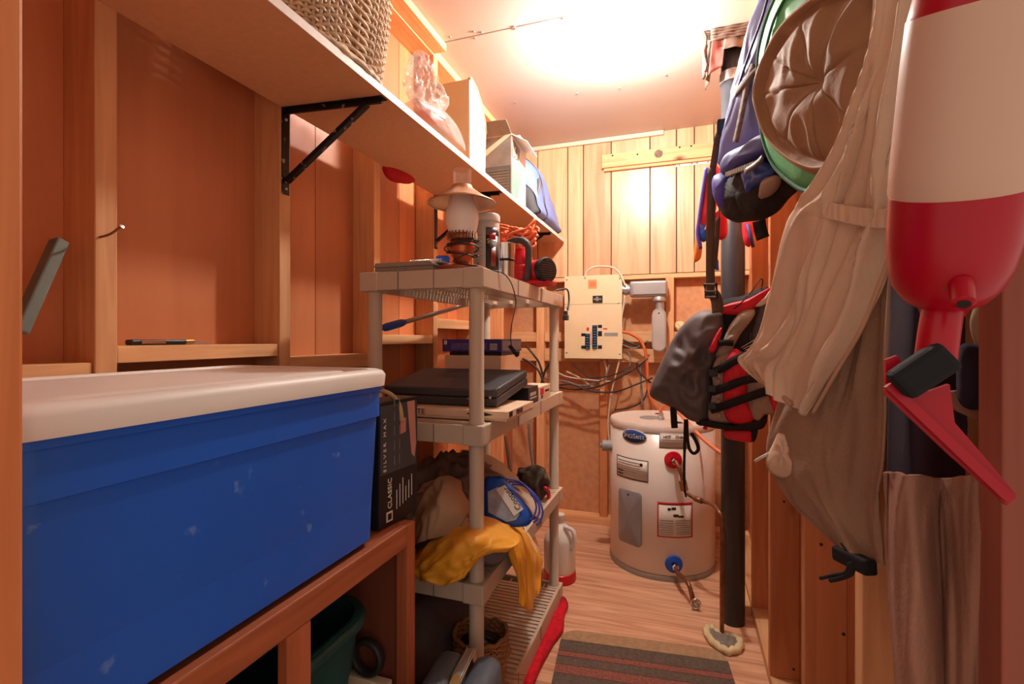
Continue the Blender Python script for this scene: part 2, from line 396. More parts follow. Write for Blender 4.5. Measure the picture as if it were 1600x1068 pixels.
# back wall
wb = structure('wall_back', (0, YB, 0))
zs = at(1000, 428, y=YB).z
sx = [at(p, 330, y=YB).x for p in (840, 887, 911.5, 955, 1015.6, 1057, 1085)]
sx = [-1.12, -1.03] + sx + [sx[-1] + 0.11, sx[-1] + 0.25, 0.42, 0.62]
for a, b in zip(sx, sx[1:]):
    part('plank', MB().box(a + 0.003, b - 0.003, YB, YB + 0.012, zs, ZC, 0.002), PLANK, wb)
part('backing', MB().box(-1.12, 0.62, YB + 0.008, YB + 0.03, zs + 0.001, ZC), GROOVE, wb)
part('sheathing', MB().box(-1.12, 0.62, YB + 0.075, YB + 0.09, 0, zs + 0.05), OSB, wb)
def bstud(px0, px1, z0, z1, y0=YB + 0.002, m=STUD):
    a, b = at(px0, 600, y=y0).x, at(px1, 600, y=y0).x
    part('stud', MB().box(a, b, y0, YB + 0.075, z0, z1, 0.002), m, wb)
for px0, px1, z0, z1 in ((838, 850, 0.04, zs - .03), (937, 949, 0.04, zs - .03), (1040, 1053, 0.04, zs - .03), (1148, 1160, 0.04, zs - .03)):
    bstud(px0, px1, z0, z1, m=STUD if px0 != 937 else STUD_RED)
part('header', MB().box(-1.1, 0.42, YB + 0.005, YB + 0.075, zs - 0.03, zs - 0.002, 0.002), STUD_X, wb)
xs = [-1.12] + [at(p, 600, y=YB).x for p in (838, 850, 937, 949, 1040, 1053, 1148)]
za, zb = at(1000, 518, y=YB).z, at(1000, 534, y=YB).z
zc, zd = at(1000, 545, y=YB).z, at(1000, 566, y=YB).z
for a, b in ((xs[0], xs[1]), (xs[2], xs[3]), (xs[4], xs[5]), (xs[6], xs[7])):
    part('blocking', MB().box(a + .002, b - .002, YB + 0.01, YB + 0.075, zb, za, 0.002), STUD_X, wb)
    part('blocking', MB().box(a + .002, b - .002, YB + 0.004, YB + 0.075, zd, zc, 0.002), STUD_X, wb)
part('bottom_plate', MB().box(-1.1, 0.42, YB - 0.015, YB + 0.07, 0, 0.045, 0.002), STUD_X, wb)
# batten where ceiling meets panelling
a, b = at(822, 232, y=YB - 0.01), at(1037, 205, y=YB - 0.01)
part('trim_2', MB().box(-1.0, b.x, YB - 0.018, YB - 0.001, ZC - 0.028, ZC - 0.001, 0.002), CARD_PALE)['kind'] = 'structure'

# right wall: open studs with a sheet behind
wr = structure('wall_right', (XR, 1.5, 0))
part('panel', MB().box(XR + 0.089, XR + 0.1, 0.62, 1.9, 0, ZC), STUD_RED, wr)
part('panel', MB().box(XR + 0.089, XR + 0.1, 1.903, 3.26, 0, ZC), STUD_RED, wr)
for y, m_ in ((0.593, wood('shaded_reddish_stud', S(164, 92, 72), S(132, 66, 52), 'z', .6, 26, True, .5)), (0.973, STUD), (1.38, STUD_RED), (1.885, STUD_RED), (2.34, STUD_RED)):  # doorway stud's wood is darkened, putting its dim light into the colour
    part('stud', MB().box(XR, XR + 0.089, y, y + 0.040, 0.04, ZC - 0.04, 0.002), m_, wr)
part('bottom_plate', MB().box(XR, XR + 0.089, 0.55, 3.19, 0.0, 0.04, 0.002), STUD_Y, wr)
part('top_plate', MB().box(XR, XR + 0.089, 0.55, 3.19, ZC - 0.04, ZC - 0.001, 0.002), STUD_Y, wr)
part('sill_board', MB().box(XR - 0.045, XR - 0.002, 2.35, 3.17, 0.0, 0.035, 0.002), STUD_Y, wr)
for px, py, x_, in ((1225, 783, XR), (1318, 990, XR), (1283, 850, XR), (1240, 1045, XR)):
    y_ = {1225: 1.885, 1318: 1.38, 1283: 1.38, 1240: 1.885}[px]
    p = at(px, py, y=y_); part('nail_head', MB().lathe([(0.004, 0), (0.004, 0.0015)], p, (0, -1, 0), 8), INK, wr)
# door frame posts, left and right, and the wall the doorway is cut in
xe = at(38, 500, y=0.24).x
part('door_1', MB().box(xe - 0.7, xe, 0.12, 0.24, 0, ZC, 0.003), wood('fir_post', S(226, 138, 82), S(196, 104, 58), 'z', 0.55, 24, False, .6))['kind'] = 'structure'

# ------------------------------------------------------------------ ceiling lamp
p = at(964, 50, z=ZC); LX, LY = p.x, p.y
t = thing('ceiling_light', 'round bare-bulb light fixture glowing on the ceiling', 'light', (LX, LY, ZC))
part('canopy', MB().lathe([(0.0, -0.026), (0.03, -0.026), (0.036, -0.022), (0.05, -0.012), (0.058, -0.008), (0.06, 0.0)], (LX, LY, ZC)), mat('porcelain', S(240, 232, 222), 0.3, bump=0), t, True, angle=40)
part('bulb', MB().lathe([(0.0, -0.125), (0.016, -0.122), (0.029, -0.108), (0.034, -0.09), (0.031, -0.072), (0.02, -0.05), (0.014, -0.035), (0.014, -0.026)], (LX, LY, ZC), seg=24), bulbm, t, True)

# ------------------------------------------------------------------ overhead shelf
SZ0, SZ1, SX = 1.826, 1.846, -0.728
t = thing('wall_shelf', 'long overhead shelf with white front edge running along left wall', 'shelf', (XW, 1.8, SZ0))
part('board', MB().box(XW, SX - 0.002, 0.28, 3.17, SZ0, SZ1), SHELF_MEL, t)
part('edge_band', MB().box(SX - 0.002, SX, 0.28, 3.17, SZ0, SZ1), WHITE_EDGE, t, label='white edge band')
def bracket(y):
    w = 0.013
    br = part('bracket', MB().box(XW, XW + 0.003, y - w, y + w, SZ0 - 0.235, SZ0, 0.001).prism([(XW, y - w, SZ0 - .0035), (SX - .006, y + .032 - w, SZ0 - .0035), (SX - .006, y + .032 + w, SZ0 - .0035), (XW, y + w, SZ0 - .0035)], (0, 0, .003)), BLACK_METAL, t, label='black scuffed steel bracket')
    part('arm_rib', MB().beam((XW, y, SZ0 - .009), (SX - .012, y + .031, SZ0 - .009), .008, .011), BLACK_METAL, br)
    part('brace', MB().beam((XW + 0.006, y, SZ0 - 0.2), (SX - 0.055, y + 0.027, SZ0 - 0.012), 0.02, 0.012, (0, 0, 1), 0.002), BLACK_METAL, br)
    for z in (SZ0 - 0.03, SZ0 - 0.2, SZ0 - 0.22):
        part('screw', MB().lathe([(0.005, 0.0), (0.004, 0.003), (0.001, 0.004)], (XW + 0.003, y, z), (1, 0, 0), 10), STEEL, br, True)
for y in (studY[2] + 0.019, studY[4] + 0.019, studY[6] + 0.02): bracket(y)

# ------------------------------------------------------------------ wooden bench, tote, green bin
BX, BZ = -0.60, 0.765
t = thing('wooden_bench', 'reddish stained wooden storage bench frame carrying the blue tote', 'bench', (-0.8, 0.6, 0))
part('rail', MB().box(BX - 0.02, BX, 0.25, 0.999, BZ - 0.05, BZ, 0.003), RED_WOOD, t)
part('rail', MB().box(-1.02, -1.0, 0.25, 1.03, BZ - 0.05, BZ, 0.003), RED_WOOD, t)
part('top_board', MB().box(-1.0, BX - 0.02, 0.25, 1.03, BZ - 0.03, BZ - 0.004, 0.002), RED_WOOD, t)
ya, yb = at(450, 1000, x=BX).y, at(487, 1000, x=BX).y
part('post', MB().box(BX - 0.022, BX - 0.001, ya, yb, 0, BZ - 0.05, 0.002), RED_WOOD_Z, t)
part('post', MB().box(BX - 0.03, BX, 1.0, 1.035, 0, BZ - 0.002, 0.002), RED_WOOD_Z, t)
part('post', MB().box(BX - 0.03, BX, 0.255, 0.29, 0, BZ - 0.05, 0.002), RED_WOOD_Z, t)
part('end_panel', MB().box(-1.0, BX - 0.03, 1.012, 1.03, 0, BZ - 0.03), wood('dark_end_panel', S(122, 66, 48), S(100, 50, 36), 'z', .5, 20, False), t, label='dark brown end panel')

t = thing('storage_tote', 'large scuffed blue plastic tote with white lid on the wooden bench', 'tote', (-0.83, 0.58, BZ))
def rrect(x0, x1, y0, y1, z, r, n=6):
    P = []
    for cx, cy, a0 in ((x1 - r, y1 - r, 0), (x0 + r, y1 - r, 90), (x0 + r, y0 + r, 180), (x1 - r, y0 + r, 270)):
        for i in range(n + 1):
            a = math.radians(a0 + 90 * i / n); P.append(V((cx + r * math.cos(a), cy + r * math.sin(a), z)))
    return P
def loft(rings, cap0=True, cap1=True):
    mb = MB(); mb.grid(rings, True); mb.bm.verts.ensure_lookup_table(); k = len(rings[0]); vs = mb.bm.verts[:]
    if cap0: mb.bm.faces.new(vs[:k][::-1])
    if cap1: mb.bm.faces.new(vs[-k:])
    return mb
def tub(x0, x1, y0, y1, z0, z1, taper, r, lip=0.006, lipz=0.02):
    H = z1 - z0; R = []
    for s, e in ((0, taper + 0.03), (0.006, taper + 0.014), (0.02, taper + 0.004), (0.045, taper), (H * .5, taper * .5), (H * .78, taper * .22), (H * .785, taper * .22 - lip * .8), (H - lipz, -lip * .2), (H - lipz + .001, -lip), (H, -lip)):
        R.append(rrect(x0 + e, x1 - e, y0 + e, y1 - e, z0 + s, r))
    for s in (0, 0.04): R.append(rrect(x0 + .004, x1 - .004, y0 + .004, y1 - .004, z1 - s - .001, r))
    R.append(rrect(x0 + taper, x1 - taper, y0 + taper, y1 - taper, z0 + .01, r))
    return loft(R)
TX, TY1, TZ = -0.605, 0.915, 1.106
part('tub', tub(-1.025, TX, 0.275, TY1, BZ + 0.001, TZ, 0.012, 0.035), BLUE_TUB, t, True, angle=35)
# lid with rolled rim and shallow raised panel
R = []
for dz, e in ((-0.028, -0.004), (-0.027, -0.012), (-0.004, -0.014), (0.004, -0.010), (0.008, -0.002), (0.008, 0.012), (-0.002, 0.018), (-0.002, 0.04), (0.006, 0.05), (0.006, 0.08)):
    R.append(rrect(-1.02 + e, TX - e, 0.27 + e, TY1 - e, TZ + 0.018 + dz, 0.045))
part('lid', loft(R, False), WHITE_LID, t, True, angle=40, label='white snap-on lid')

t = thing('storage_bin', 'dark green ribbed plastic bin on the floor under the bench', 'bin', (-0.8, 0.72, 0))
part('bin_body', tub(-0.98, -0.66, 0.42, 0.955, 0.02, 0.60, 0.05, 0.09, .004, .03), GREEN_TUB, t, True, angle=35)
P = [p for p in rrect(-0.986, -0.654, 0.414, 0.961, 0.585, 0.095)]
part('rim', MB().tube(P, 0.013, 8, True), GREEN_TUB, t, True)
solo('beige_board', MB().box(-0.78, -0.64, 0.975, 1.0, 0, 0.40, .003), CARD_PALE, 'beige board standing under the bench beside the green bin', 'board', (-.71, .99, 0))
b = MB(); hc0 = V((-.70, .987, .4455))
for k in range(3): b.tube([hc0 + V((.037 * math.cos(a), .004 * k - .004, .037 * math.sin(a))) for a in [i * math.pi / 14 for i in range(28)]], 0.0075, 8, True)
solo('coiled_hose', b, CABLE_BLACK, 'black hose coil resting on the beige board under the bench', 'hose', (-.70, .987, .40), smooth=True)

# black carton with the camcorder print, and paper bag with rope handle behind it
t = thing('black_carton', 'black printed carton standing on the bench behind the blue tote', 'box', (-0.68, 0.98, BZ))
fa, fb = V((-0.640, 0.945, 0)), V((-0.626, 1.09, 0))
# the visible broad face runs from fa to fb
fd = (fb - fa); W_ = fd.length; fd.normalize(); fn = V((fd.y, -fd.x, 0)); H_ = 0.285
part('carton', MB().obox(fa + fd * W_ / 2 - fn * 0.035 + V((0, 0, BZ + 0.002 + H_ / 2)), fd * W_ / 2, fn * 0.035, V((0, 0, H_ / 2)), 0.0015), mat('carton_black', S(34, 34, 38), 0.35, var=.1), t)
o_ = fa + fn * 0.0008 + V((0, 0, BZ + 0.002))
def fp(a, z): return o_ + fd * a * W_ + V((0, 0, z * H_))
part('print_panel', MB().prism([fp(.02, .42), fp(.96, .42), fp(.96, .97), fp(.02, .97)], fn * 0.0006), mat('carton_slate', S(66, 72, 78), 0.35, var=.1), t, label='slate grey upper print')
part('print_stripe', MB().prism([fp(.70, .97), fp(.90, .97), fp(.95, .6), fp(.90, .48), fp(.82, .52)], fn * 0.0012), mat('print_pink', S(196, 142, 132), 0.4), t, label='pink diagonal print')
part('print_square', MB().prism([fp(.52, .71), fp(.66, .72), fp(.66, .84), fp(.52, .83)], fn * 0.0014), mat('print_pink_square', S(206, 132, 122), 0.4), t)
up_, rt_ = V((0, 0, 1)), fd
text('S I L V E R   M A X', 0.0125, fp(.15, .44) + fn * .0016, up_, -rt_, INK_WHITE, t, sx=1.25)
text('CLASSIC', 0.019, fp(.30, .13), up_, -rt_, INK_WHITE, t)
part('emblem', MB().prism([fp(.17, .03), fp(.32, .03), fp(.32, .11), fp(.17, .11)], fn * 0.0008), INK_WHITE, t)
part('emblem_centre', MB().prism([fp(.20, .045), fp(.29, .045), fp(.29, .095), fp(.20, .095)], fn * 0.0014), INK, t)
for k in range(6):
    part('print_line', MB().prism([fp(.42 + .08 * k, .10 + .012 * k), fp(.435 + .08 * k, .10 + .012 * k), fp(.435 + .08 * k, .26 + .04 * (k % 3)), fp(.42 + .08 * k, .26 + .04 * (k % 3))], fn * 0.0008), INK_WHITE, t)
for k in range(5):
    for q in range(2):
        z0 = .47 + .12 * k; a0 = .36 + .13 * q
        part('print_line', MB().prism([fp(a0, z0), fp(a0 + .012, z0), fp(a0 + .012, z0 + .08), fp(a0, z0 + .08)], fn * 0.0009), mat('print_faint', S(130, 134, 138), 0.5, bump=0) if k + q == 0 else bpy.data.materials['print_faint'], t)
t = thing('paper_bag', 'brown paper bag with twisted rope handle behind the black carton', 'bag', (-0.82, 0.99, BZ))
part('bag_body', MB().box(-0.97, -0.735, 0.945, 1.02, BZ + .001, 1.055, 0.004), CARD, t)
part('rope_handle', MB().tube([(-0.9, 1.0, 1.04), (-0.86, 1.0, 1.052), (-0.79, 1.005, 1.068), (-0.715, 1.01, 1.075), (-0.66, 1.015, 1.066), (-0.635, 1.02, 1.04), (-0.628, 1.022, 1.0)], 0.0055, 8, n=6), ROPE, t, True, label='twisted tan rope handle')

# ------------------------------------------------------------------ resin shelving unit
UX0, UX1, UY0, UY1 = -0.905, -0.508, 1.235, 2.185
UZ = [1.39, 0.957, 0.524, 0.092]
t = thing('shelving_unit', 'putty coloured resin shelving unit with four slotted shelves', 'shelving', ((UX0 + UX1) / 2, 1.7, 0))
for i, z in enumerate(UZ):
    h = 0.052
    b = MB()
    # rim boards, slightly recessed between the corner blocks
    b.box(UX0 + .06, UX1 - .06, UY0 + .003, UY0 + .015, z - h, z, .0015).box(UX0 + .06, UX1 - .06, UY1 - .015, UY1 - .003, z - h, z, .0015)
    b.box(UX0 + .003, UX0 + .015, UY0 + .06, UY1 - .06, z - h, z, .0015).box(UX1 - .015, UX1 - .003, UY0 + .06, UY1 - .06, z - h, z, .0015)
    sh = part('shelf', b, RESIN, t)
    c = MB()
    for x0, x1 in ((UX0, UX0 + .062), (UX1 - .062, UX1)):
        for y0, y1 in ((UY0, UY0 + .062), (UY1 - .062, UY1)): c.box(x0, x1, y0, y1, z - h - .003, z + .001, .004)
    part('corner_blocks', c, RESIN, sh, kind='stuff')
    s_ = MB(); n = 34
    for k in range(n):
        y = UY0 + .06 + (UY1 - UY0 - .12) * (k + .5) / n
        if i == 2 and False: continue
        s_.box(UX0 + .015, UX1 - .015, y - .0085, y + .0085, z - .012, z - .002)
    part('slats', s_, RESIN, sh, kind='stuff')
    r_ = MB()
    for fx in (.2, .4, .6, .8):
        x = UX0 + (UX1 - UX0) * fx; r_.box(x - .004, x + .004, UY0 + .015, UY1 - .015, z - .035, z - .012)
    r_.box(UX0 + .015, UX0 + .06, UY0 + .015, UY0 + .06, z - .03, z - .002)
    part('ribs', r_, RESIN, sh, kind='stuff')
    g_ = MB()
    for f in (.33, .62):
        x = UX0 + (UX1 - UX0) * f; g_.box(x - .001, x + .001, UY0 + .0015, UY0 + .004, z - h, z - .001)
        y = UY0 + (UY1 - UY0) * f; g_.box(UX1 - .004, UX1 - .0015, y - .0015, y + .0015, z - h, z - .001)
    part('mould_seams', g_, mat('seam_shadow', S(120, 104, 90), .7, bump=0) if i == 0 else bpy.data.materials['seam_shadow'], sh, kind='stuff')
for i in range(3):
    for x in (UX0 + .033, UX1 - .033):
        for y in (UY0 + .033, UY1 - .033):
            r = .021
            part('post', MB().lathe([(r + .0015, 0), (r + .0015, .006), (r, .008), (r, UZ[i] - UZ[i + 1] - .057), (r - .001, UZ[i] - UZ[i + 1] - .053)], (x, y, UZ[i + 1] + .001), seg=28), RESIN, t, True, angle=40)
for x in (UX0 + .033, UX1 - .033):
    for y in (UY0 + .033, UY1 - .033):
        part('foot', MB().box(x - .026, x + .026, y - .026, y + .026, 0.0, UZ[3] - .05, .004), RESIN, t)
part('toe_board', MB().box(UX1 - .016, UX1 - .003, UY0 + .05, UY1 - .05, 0.003, UZ[3] - .05), RESIN, t)

# ------------------------------------------------------------------ things on the overhead shelf
ZS = SZ1 + 0.001
# wicker hamper: woven strands over upright stakes
def superell(cx, cy, a, b, z, ang, n=3.2):
    c_, s_ = math.cos(ang), math.sin(ang)
    return V((cx + a * math.copysign(abs(c_) ** (2 / n), c_), cy + b * math.copysign(abs(s_) ** (2 / n), s_), z))
hx, hy = -0.868, 0.985
t = thing('wicker_hamper', 'tall pale wicker hamper standing on the overhead shelf', 'basket', (hx, hy, ZS))
NS = 48; rows = 52; HH = 0.50
def hs(z): f = z / HH; return 0.135 + 0.03 * math.sin(min(1, f * 1.3) * math.pi / 2), 0.165 + 0.03 * math.sin(min(1, f * 1.3) * math.pi / 2)
b = MB()
for r in range(rows):
    z = 0.006 + HH * r / rows; a_, b_ = hs(z); P = []
    M_ = NS * 4
    for k in range(M_):
        an = 2 * math.pi * k / M_; w = 0.005 * math.cos(an * NS / 2 + math.pi * (r % 2))
        P.append(superell(hx, hy, a_ + w, b_ + w, ZS + z, an))
    b.tube(P, 0.0042, 5, True)
part('weave', b, WICKER, t, True, kind='stuff')
b = MB()
for k in range(NS):
    an = 2 * math.pi * (k + .0) / NS
    b.tube([superell(hx, hy, hs(z)[0], hs(z)[1], ZS + z + .002, an) for z in (0, .1, .2, .3, .4, HH)], 0.004, 5)
part('stakes', b, WICKER, t, True, kind='stuff')
part('bottom', MB().prism([superell(hx, hy, .13, .16, ZS + .002, 2 * math.pi * k / 40) for k in range(40)], (0, 0, .006)), WICKER, t)
part('braided_base', MB().tube([superell(hx, hy, hs(0)[0] + .004, hs(0)[1] + .004, ZS + .008 + .003 * math.sin(k * 1.9), 2 * math.pi * k / 120) for k in range(120)], .008, 6, True), WICKER, t, True)

# crumpled clear bag beside the hamper and clear box with a red thing in it
out = [at(px, py, x=-0.80) for px, py in ((640, 90), (655, 78), (668, 100), (678, 135), (700, 160), (690, 178), (660, 172), (640, 150), (632, 120))]
solo('clear_bag', MB().puff(out, (.9, -.4, 0), 0.04, 0.04, 16, 8, 0.028, 42), CLEAR, 'crumpled clear plastic bag hanging out behind the wicker hamper', 'bag', (-0.8, 1.4, ZS), smooth=True)
t = thing('clear_pouch', 'cloudy plastic pouch with a red object lying on the overhead shelf', 'pouch', (-0.80, 1.45, ZS))
out = [at(px, py, x=-0.748) for px, py in ((650, 152), (686, 168), (706, 185), (720, 208), (727, 236), (700, 215), (672, 190), (655, 170))]
part('pouch', MB().puff(out, (1, 0, 0), 0.01, 0.12, 7, 5, 0.008, 14), CLEAR_STIFF, t, True)
p = at(676, 184, x=-0.765)
part('red_block', MB().box(p.x - .05, p.x + .005, p.y - .025, p.y + .025, p.z - .012, p.z + .018, .004), RED_PLASTIC, t, label='red object inside')
# tall cream bin lying open towards the room
t = thing('cream_bin', 'tall cream plastic bin with rounded top on the overhead shelf', 'bin', (-0.84, 1.77, ZS))
x0, x1, y0, y1, z1 = -0.935, -0.752, 1.70, 1.86, 2.178
prof = [(y0, ZS), (y0 - .004, z1 - .01), (y0 + .01, z1), (y0 + .06, z1 - .012), (y0 + .11, z1 - .05), (y1 - .01, z1 - .11), (y1, z1 - .15), (y1 - .01, ZS)]
part('shell', MB().prism([(x0, y, z) for y, z in prof], (x1 - x0 - .006, 0, 0)), CREAM_BOX, t)
part('side_panel', MB().prism([(x1 - .006, y, z) for y, z in prof], (.006, 0, 0)), WHITE_BOX, t, label='bin side with bright light in its colour')  # same bin wall, its brighter light put into a whiter colour
part('rim', MB().tube([V((x1 - .002, y, z)) for y, z in prof[1:7]], .006, 8), CREAM_BOX, t, True)
# open appliance carton with tape and printed picture
t = thing('appliance_carton', 'open white appliance carton with grey picture and tape on the overhead shelf', 'box', (-0.83, 2.29, ZS))
x0, x1, y0, y1, z0, z1 = -0.925, -0.752, 2.18, 2.40, ZS, 2.15
part('carton', MB().box(x0, x1, y0, y1, z0, z1, .002), WHITE_BOX, t)
gp = mat('print_grey', S(128, 122, 118), .4, var=.25, scale=16, bump=0); dg = mat('print_dark_grey', S(84, 88, 88), .4, var=.15, bump=0); tg = mat('print_teal', S(110, 140, 134), .4, bump=0)
e = .0012
part('picture', MB().box(x0 + .002, x1 - .002, y0 - e, y0 - .0002, z0 + .005, z1 - .002), gp, t)
part('picture', MB().box(x0 + .002, x1 - .004, y0 - 2 * e, y0 - e, z0 + .02, z0 + .16), dg, t)
part('picture', MB().prism([(x1 + e, y, z) for y, z in ((y0, z0 + .005), (y0 + .08, z0 + .02), (y0 + .14, z0 + .12), (y0 + .15, z0 + .165), (y0, z0 + .185))], (-e * .8, 0, 0)), tg, t, label='teal picture of the appliance')
part('picture', MB().prism([(x1 + 2 * e, y, z) for y, z in ((y0, z0 + .2), (y0 + .1, z0 + .21), (y0 + .12, z0 + .27), (y0, z0 + .29))], (-e * .8, 0, 0)), gp, t)
part('dial', MB().lathe([(.026, 0), (.026, .002)], (x1 + .001, y0 + .055, z0 + .235), (1, 0, 0), 20), WHITE_BOX, t)
part('dial', MB().lathe([(.014, .002), (.014, .0035)], (x1 + .001, y0 + .06, z0 + .245), (1, 0, 0), 16), dg, t)
for k in range(4): part('flow_hole', MB().lathe([(.003, .002), (.003, .004)], (x1 + .001, y0 + .04 + .012 * k, z0 + .218 - .003 * abs(k - 1.5)), (1, 0, 0), 8), INK, t)
for k in range(9): part('vent_line', MB().box(x0 + .01, x1 - .012, y0 - 3 * e, y0 - 2 * e, z0 + .035 + .013 * k, z0 + .038 + .013 * k), gp, t)
part('flap', MB().prism([(x1, y0 - .005, z1), (x1 + .07, y0 + .02, z1 - .035), (x1 + .07, y1 - .03, z1 - .05), (x1, y1, z1)], (.0, 0, .003)), WHITE_BOX, t)
part('flap', MB().prism([(x0, y0, z1), (x1, y0, z1), (x1 - .01, y0 - .05, z1 + .05), (x0 + .02, y0 - .05, z1 + .055)], (0, .002, .002)), gp, t)
part('flap', MB().prism([(x0 + .01, y1 - .05, z1), (x0 + .07, y1 - .05, z1), (x0 + .06, y1 - .06, z1 + .06), (x0 + .03, y1 - .06, z1 + .07)], (0, .003, 0)), CARD, t, label='kraft flap')
part('tape', MB().prism([(x1 - .03, y0 - .004, z1 + .001), (x1 + .001, y0 - .004, z1), (x0 + .03, y0 - .004, z1 - .10), (x0 + .005, y0 - .004, z1 - .085)], (0, -.0015, 0)), CARD_PALE, t, label='peeling tape')
part('tape', MB().box(x1 - .04, x1 + .03, y0 + .03, y0 + .09, z1 + .003, z1 + .005), CARD_PALE, t)
# blue and grey bag at the shelf end
t = thing('duffel_bag', 'pale blue and black duffel bag at far end of the overhead shelf', 'bag', (-0.85, 2.78, ZS))
def bag_ring(y, hgt, w0=.135, x=-.865, top=.55, sh=0):
    return [V((x + dx * w0, y + sh * dz, ZS + dz * hgt)) for dx, dz in ((-1, .02), (-1.03, .3), (-.85, .75), (-top, .98), (top * .2, 1.0), (.78, .72), (1.02, .3), (.98, .02))]
ys_ = (2.52, 2.56, 2.66, 2.78, 2.9, 2.99); hs_ = (.2, .31, .37, .38, .3, .21)
G = []
for y, h in zip(ys_, hs_): G.append(bag_ring(y, h))
mb = sheet(G, 5, 5, .006, 9, (1, 0, .3), closed=True)
part('body', mb, mat('pale_blue_nylon', S(112, 134, 200), .5, var=.08, bump=.1, bscale=30), t, True)
for i, (y, h) in ((0, (2.52, .2)), (1, (2.985, .21))):
    R = [bag_ring(y, h), bag_ring(y + (-.02, .03)[i], h * .95), bag_ring(y + (-.03, .045)[i], h * .6, .1)]
    mb = loft([cr(r, 4, True) for r in R]); part('end_panel', mb, mat('bag_black', S(58, 56, 60), .7) if i == 0 else bpy.data.materials['bag_black'], t, True, label='black end panel')
part('piping', MB().tube(bag_ring(2.66, .374, .138), .004, 6, True, 5), bpy.data.materials['bag_black'], t, True)
part('handle', MB().tube([(-.74, 2.54, ZS + .09), (-.725, 2.56, ZS + .17), (-.74, 2.60, ZS + .215), (-.735, 2.65, ZS + .14), (-.725, 2.66, ZS + .02)], .009, 8, n=6), GREY_CLOTH, t, True)
# red cap tucked up under the shelf
out = [at(px, py, x=-1.035) for px, py in ((600, 258), (622, 262), (645, 280), (640, 287), (620, 285), (606, 276))]
solo('red_hat', MB().puff(out, (1, 0, 0), .045, .03), mat('red_felt', S(190, 24, 34), .8), 'red felt hat tucked between studs under the overhead shelf', 'hat', out[0], smooth=True)

# ------------------------------------------------------------------ things on the shelving unit's top
ZT = UZ[0] + 0.001
def ground(px, py, y, z=ZT):
    p = at(px, py, y=y); return V((p.x, y, z))
c = ground(722, 411, 1.335)
t = thing('oil_lamp', 'copper oil-style table lamp with frosted chimney and tinted shade', 'lamp', c)
part('base', MB().lathe([(.001, 0), (.074, 0), (.077, .004), (.076, .012), (.06, .018), (.03, .022), (.018, .027)], c), mat('mahogany_base', S(150, 74, 46), .35), t, True, angle=50)
part('font', MB().lathe([(.018, .024), (.02, .032), (.031, .05), (.037, .072), (.038, .086), (.034, .092), (.03, .094)], c), COPPER, t, True)
bn = part('burner', MB().lathe([(.03, .092), (.04, .095), (.043, .1), (.041, .112), (.036, .114), (.03, .112)], c), COPPER_OLD, t, True)
part('gallery_prongs', (lambda b: [b.box(c.x + .043 * math.cos(a) - .002, c.x + .043 * math.cos(a) + .002, c.y + .043 * math.sin(a) - .002, c.y + .043 * math.sin(a) + .002, ZT + .098, ZT + .118) for a in [k * math.pi / 12 for k in range(24)]] and b)(MB()), CHROME, bn, kind='stuff')
part('chimney', MB().lathe([(.035, .108), (.039, .12), (.046, .14), (.049, .162), (.047, .182), (.04, .205), (.033, .225), (.0275, .245)], c, caps=False), FROST, t, True, label='frosted white glass chimney', solid=.002)
part('chimney_top', MB().lathe([(.0275, .243), (.026, .26), (.026, .30), (.0268, .303)], c, caps=False), GLASS, t, True, label='clear glass tube', solid=.002)
part('shade', MB().lathe([(.029, .257), (.031, .25), (.05, .236), (.08, .216), (.1, .206), (.101, .203), (.099, .205)], c, caps=False), TIN, t, True, solid=.0015)
w = []
for k in range(64):
    a = k * .42; w.append(c + V((.046 * math.cos(a) * (1 + .18 * math.sin(k * .7)), .046 * math.sin(a), .045 + .055 * k / 64 + .012 * math.sin(k * .31))))
cord_b = MB().tube(w, .0022, 5).tube([c + V(p) for p in ((.04, -.04, .05), (.0, -.06, .026), (.05, -.065, .012), (.08, -.07, .006))], .0022, 6, n=6)
part('cord', cord_b, CABLE_BLACK, t, True)
# grey flat case, spiral notebook, blue box
t = thing('grey_case', 'flat warm grey plastic case at front left of the shelving top', 'case', (-0.8, 1.36, ZT))
a, b_ = at(585, 412, y=1.285).x, at(676, 412, y=1.285).x
part('body', MB().box(a, b_, 1.285, 1.45, ZT, ZT + .02, .003), GREY_PLASTIC, t)
part('lid', MB().prism([(a - .002, 1.283, ZT + .0205), (b_ + .002, 1.283, ZT + .0205), (b_ - .012, 1.283, ZT + .033), (a + .005, 1.283, ZT + .033)], (0, .17, 0)), GREY_PLASTIC, t)
for f in (.36, .53): part('latch', MB().box(a + (b_ - a) * f - .002, a + (b_ - a) * f + .002, 1.2815, 1.284, ZT + .001, ZT + .019), GREY_PAINT, t)
t = thing('spiral_notebook', 'spiral bound notebook lying on top of the grey case', 'notebook', (-0.74, 1.37, ZT + .034))
x0, x1 = at(640, 400, y=1.33).x, at(690, 400, y=1.33).x
part('pages', MB().box(x0, x1, 1.335, 1.44, ZT + .034, ZT + .039), LABEL_PAPER, t)
P = []
for k in range(160):
    P.append(V((x0 + (x1 - x0) * k / 160, 1.335 + .006 * math.cos(k * .7), ZT + .040 + .006 * math.sin(k * .7))))
part('spiral', MB().tube(P, .0011, 5), CHROME, t, True)
c = ground(692, 410, 1.47)
t = thing('blue_box', 'small bright blue box behind the oil lamp', 'box', c)
part('body', MB().obox(c + V((0, 0, .037)), (.02, .01, 0), (-.012, .024, 0), (0, 0, .036), .002), BLUE_BRIGHT, t)
part('top_flap', MB().obox(c + V((0, .0, .0745)), (.014, .007, 0), (-.01, .02, 0), (0, 0, .001)), INK, t)
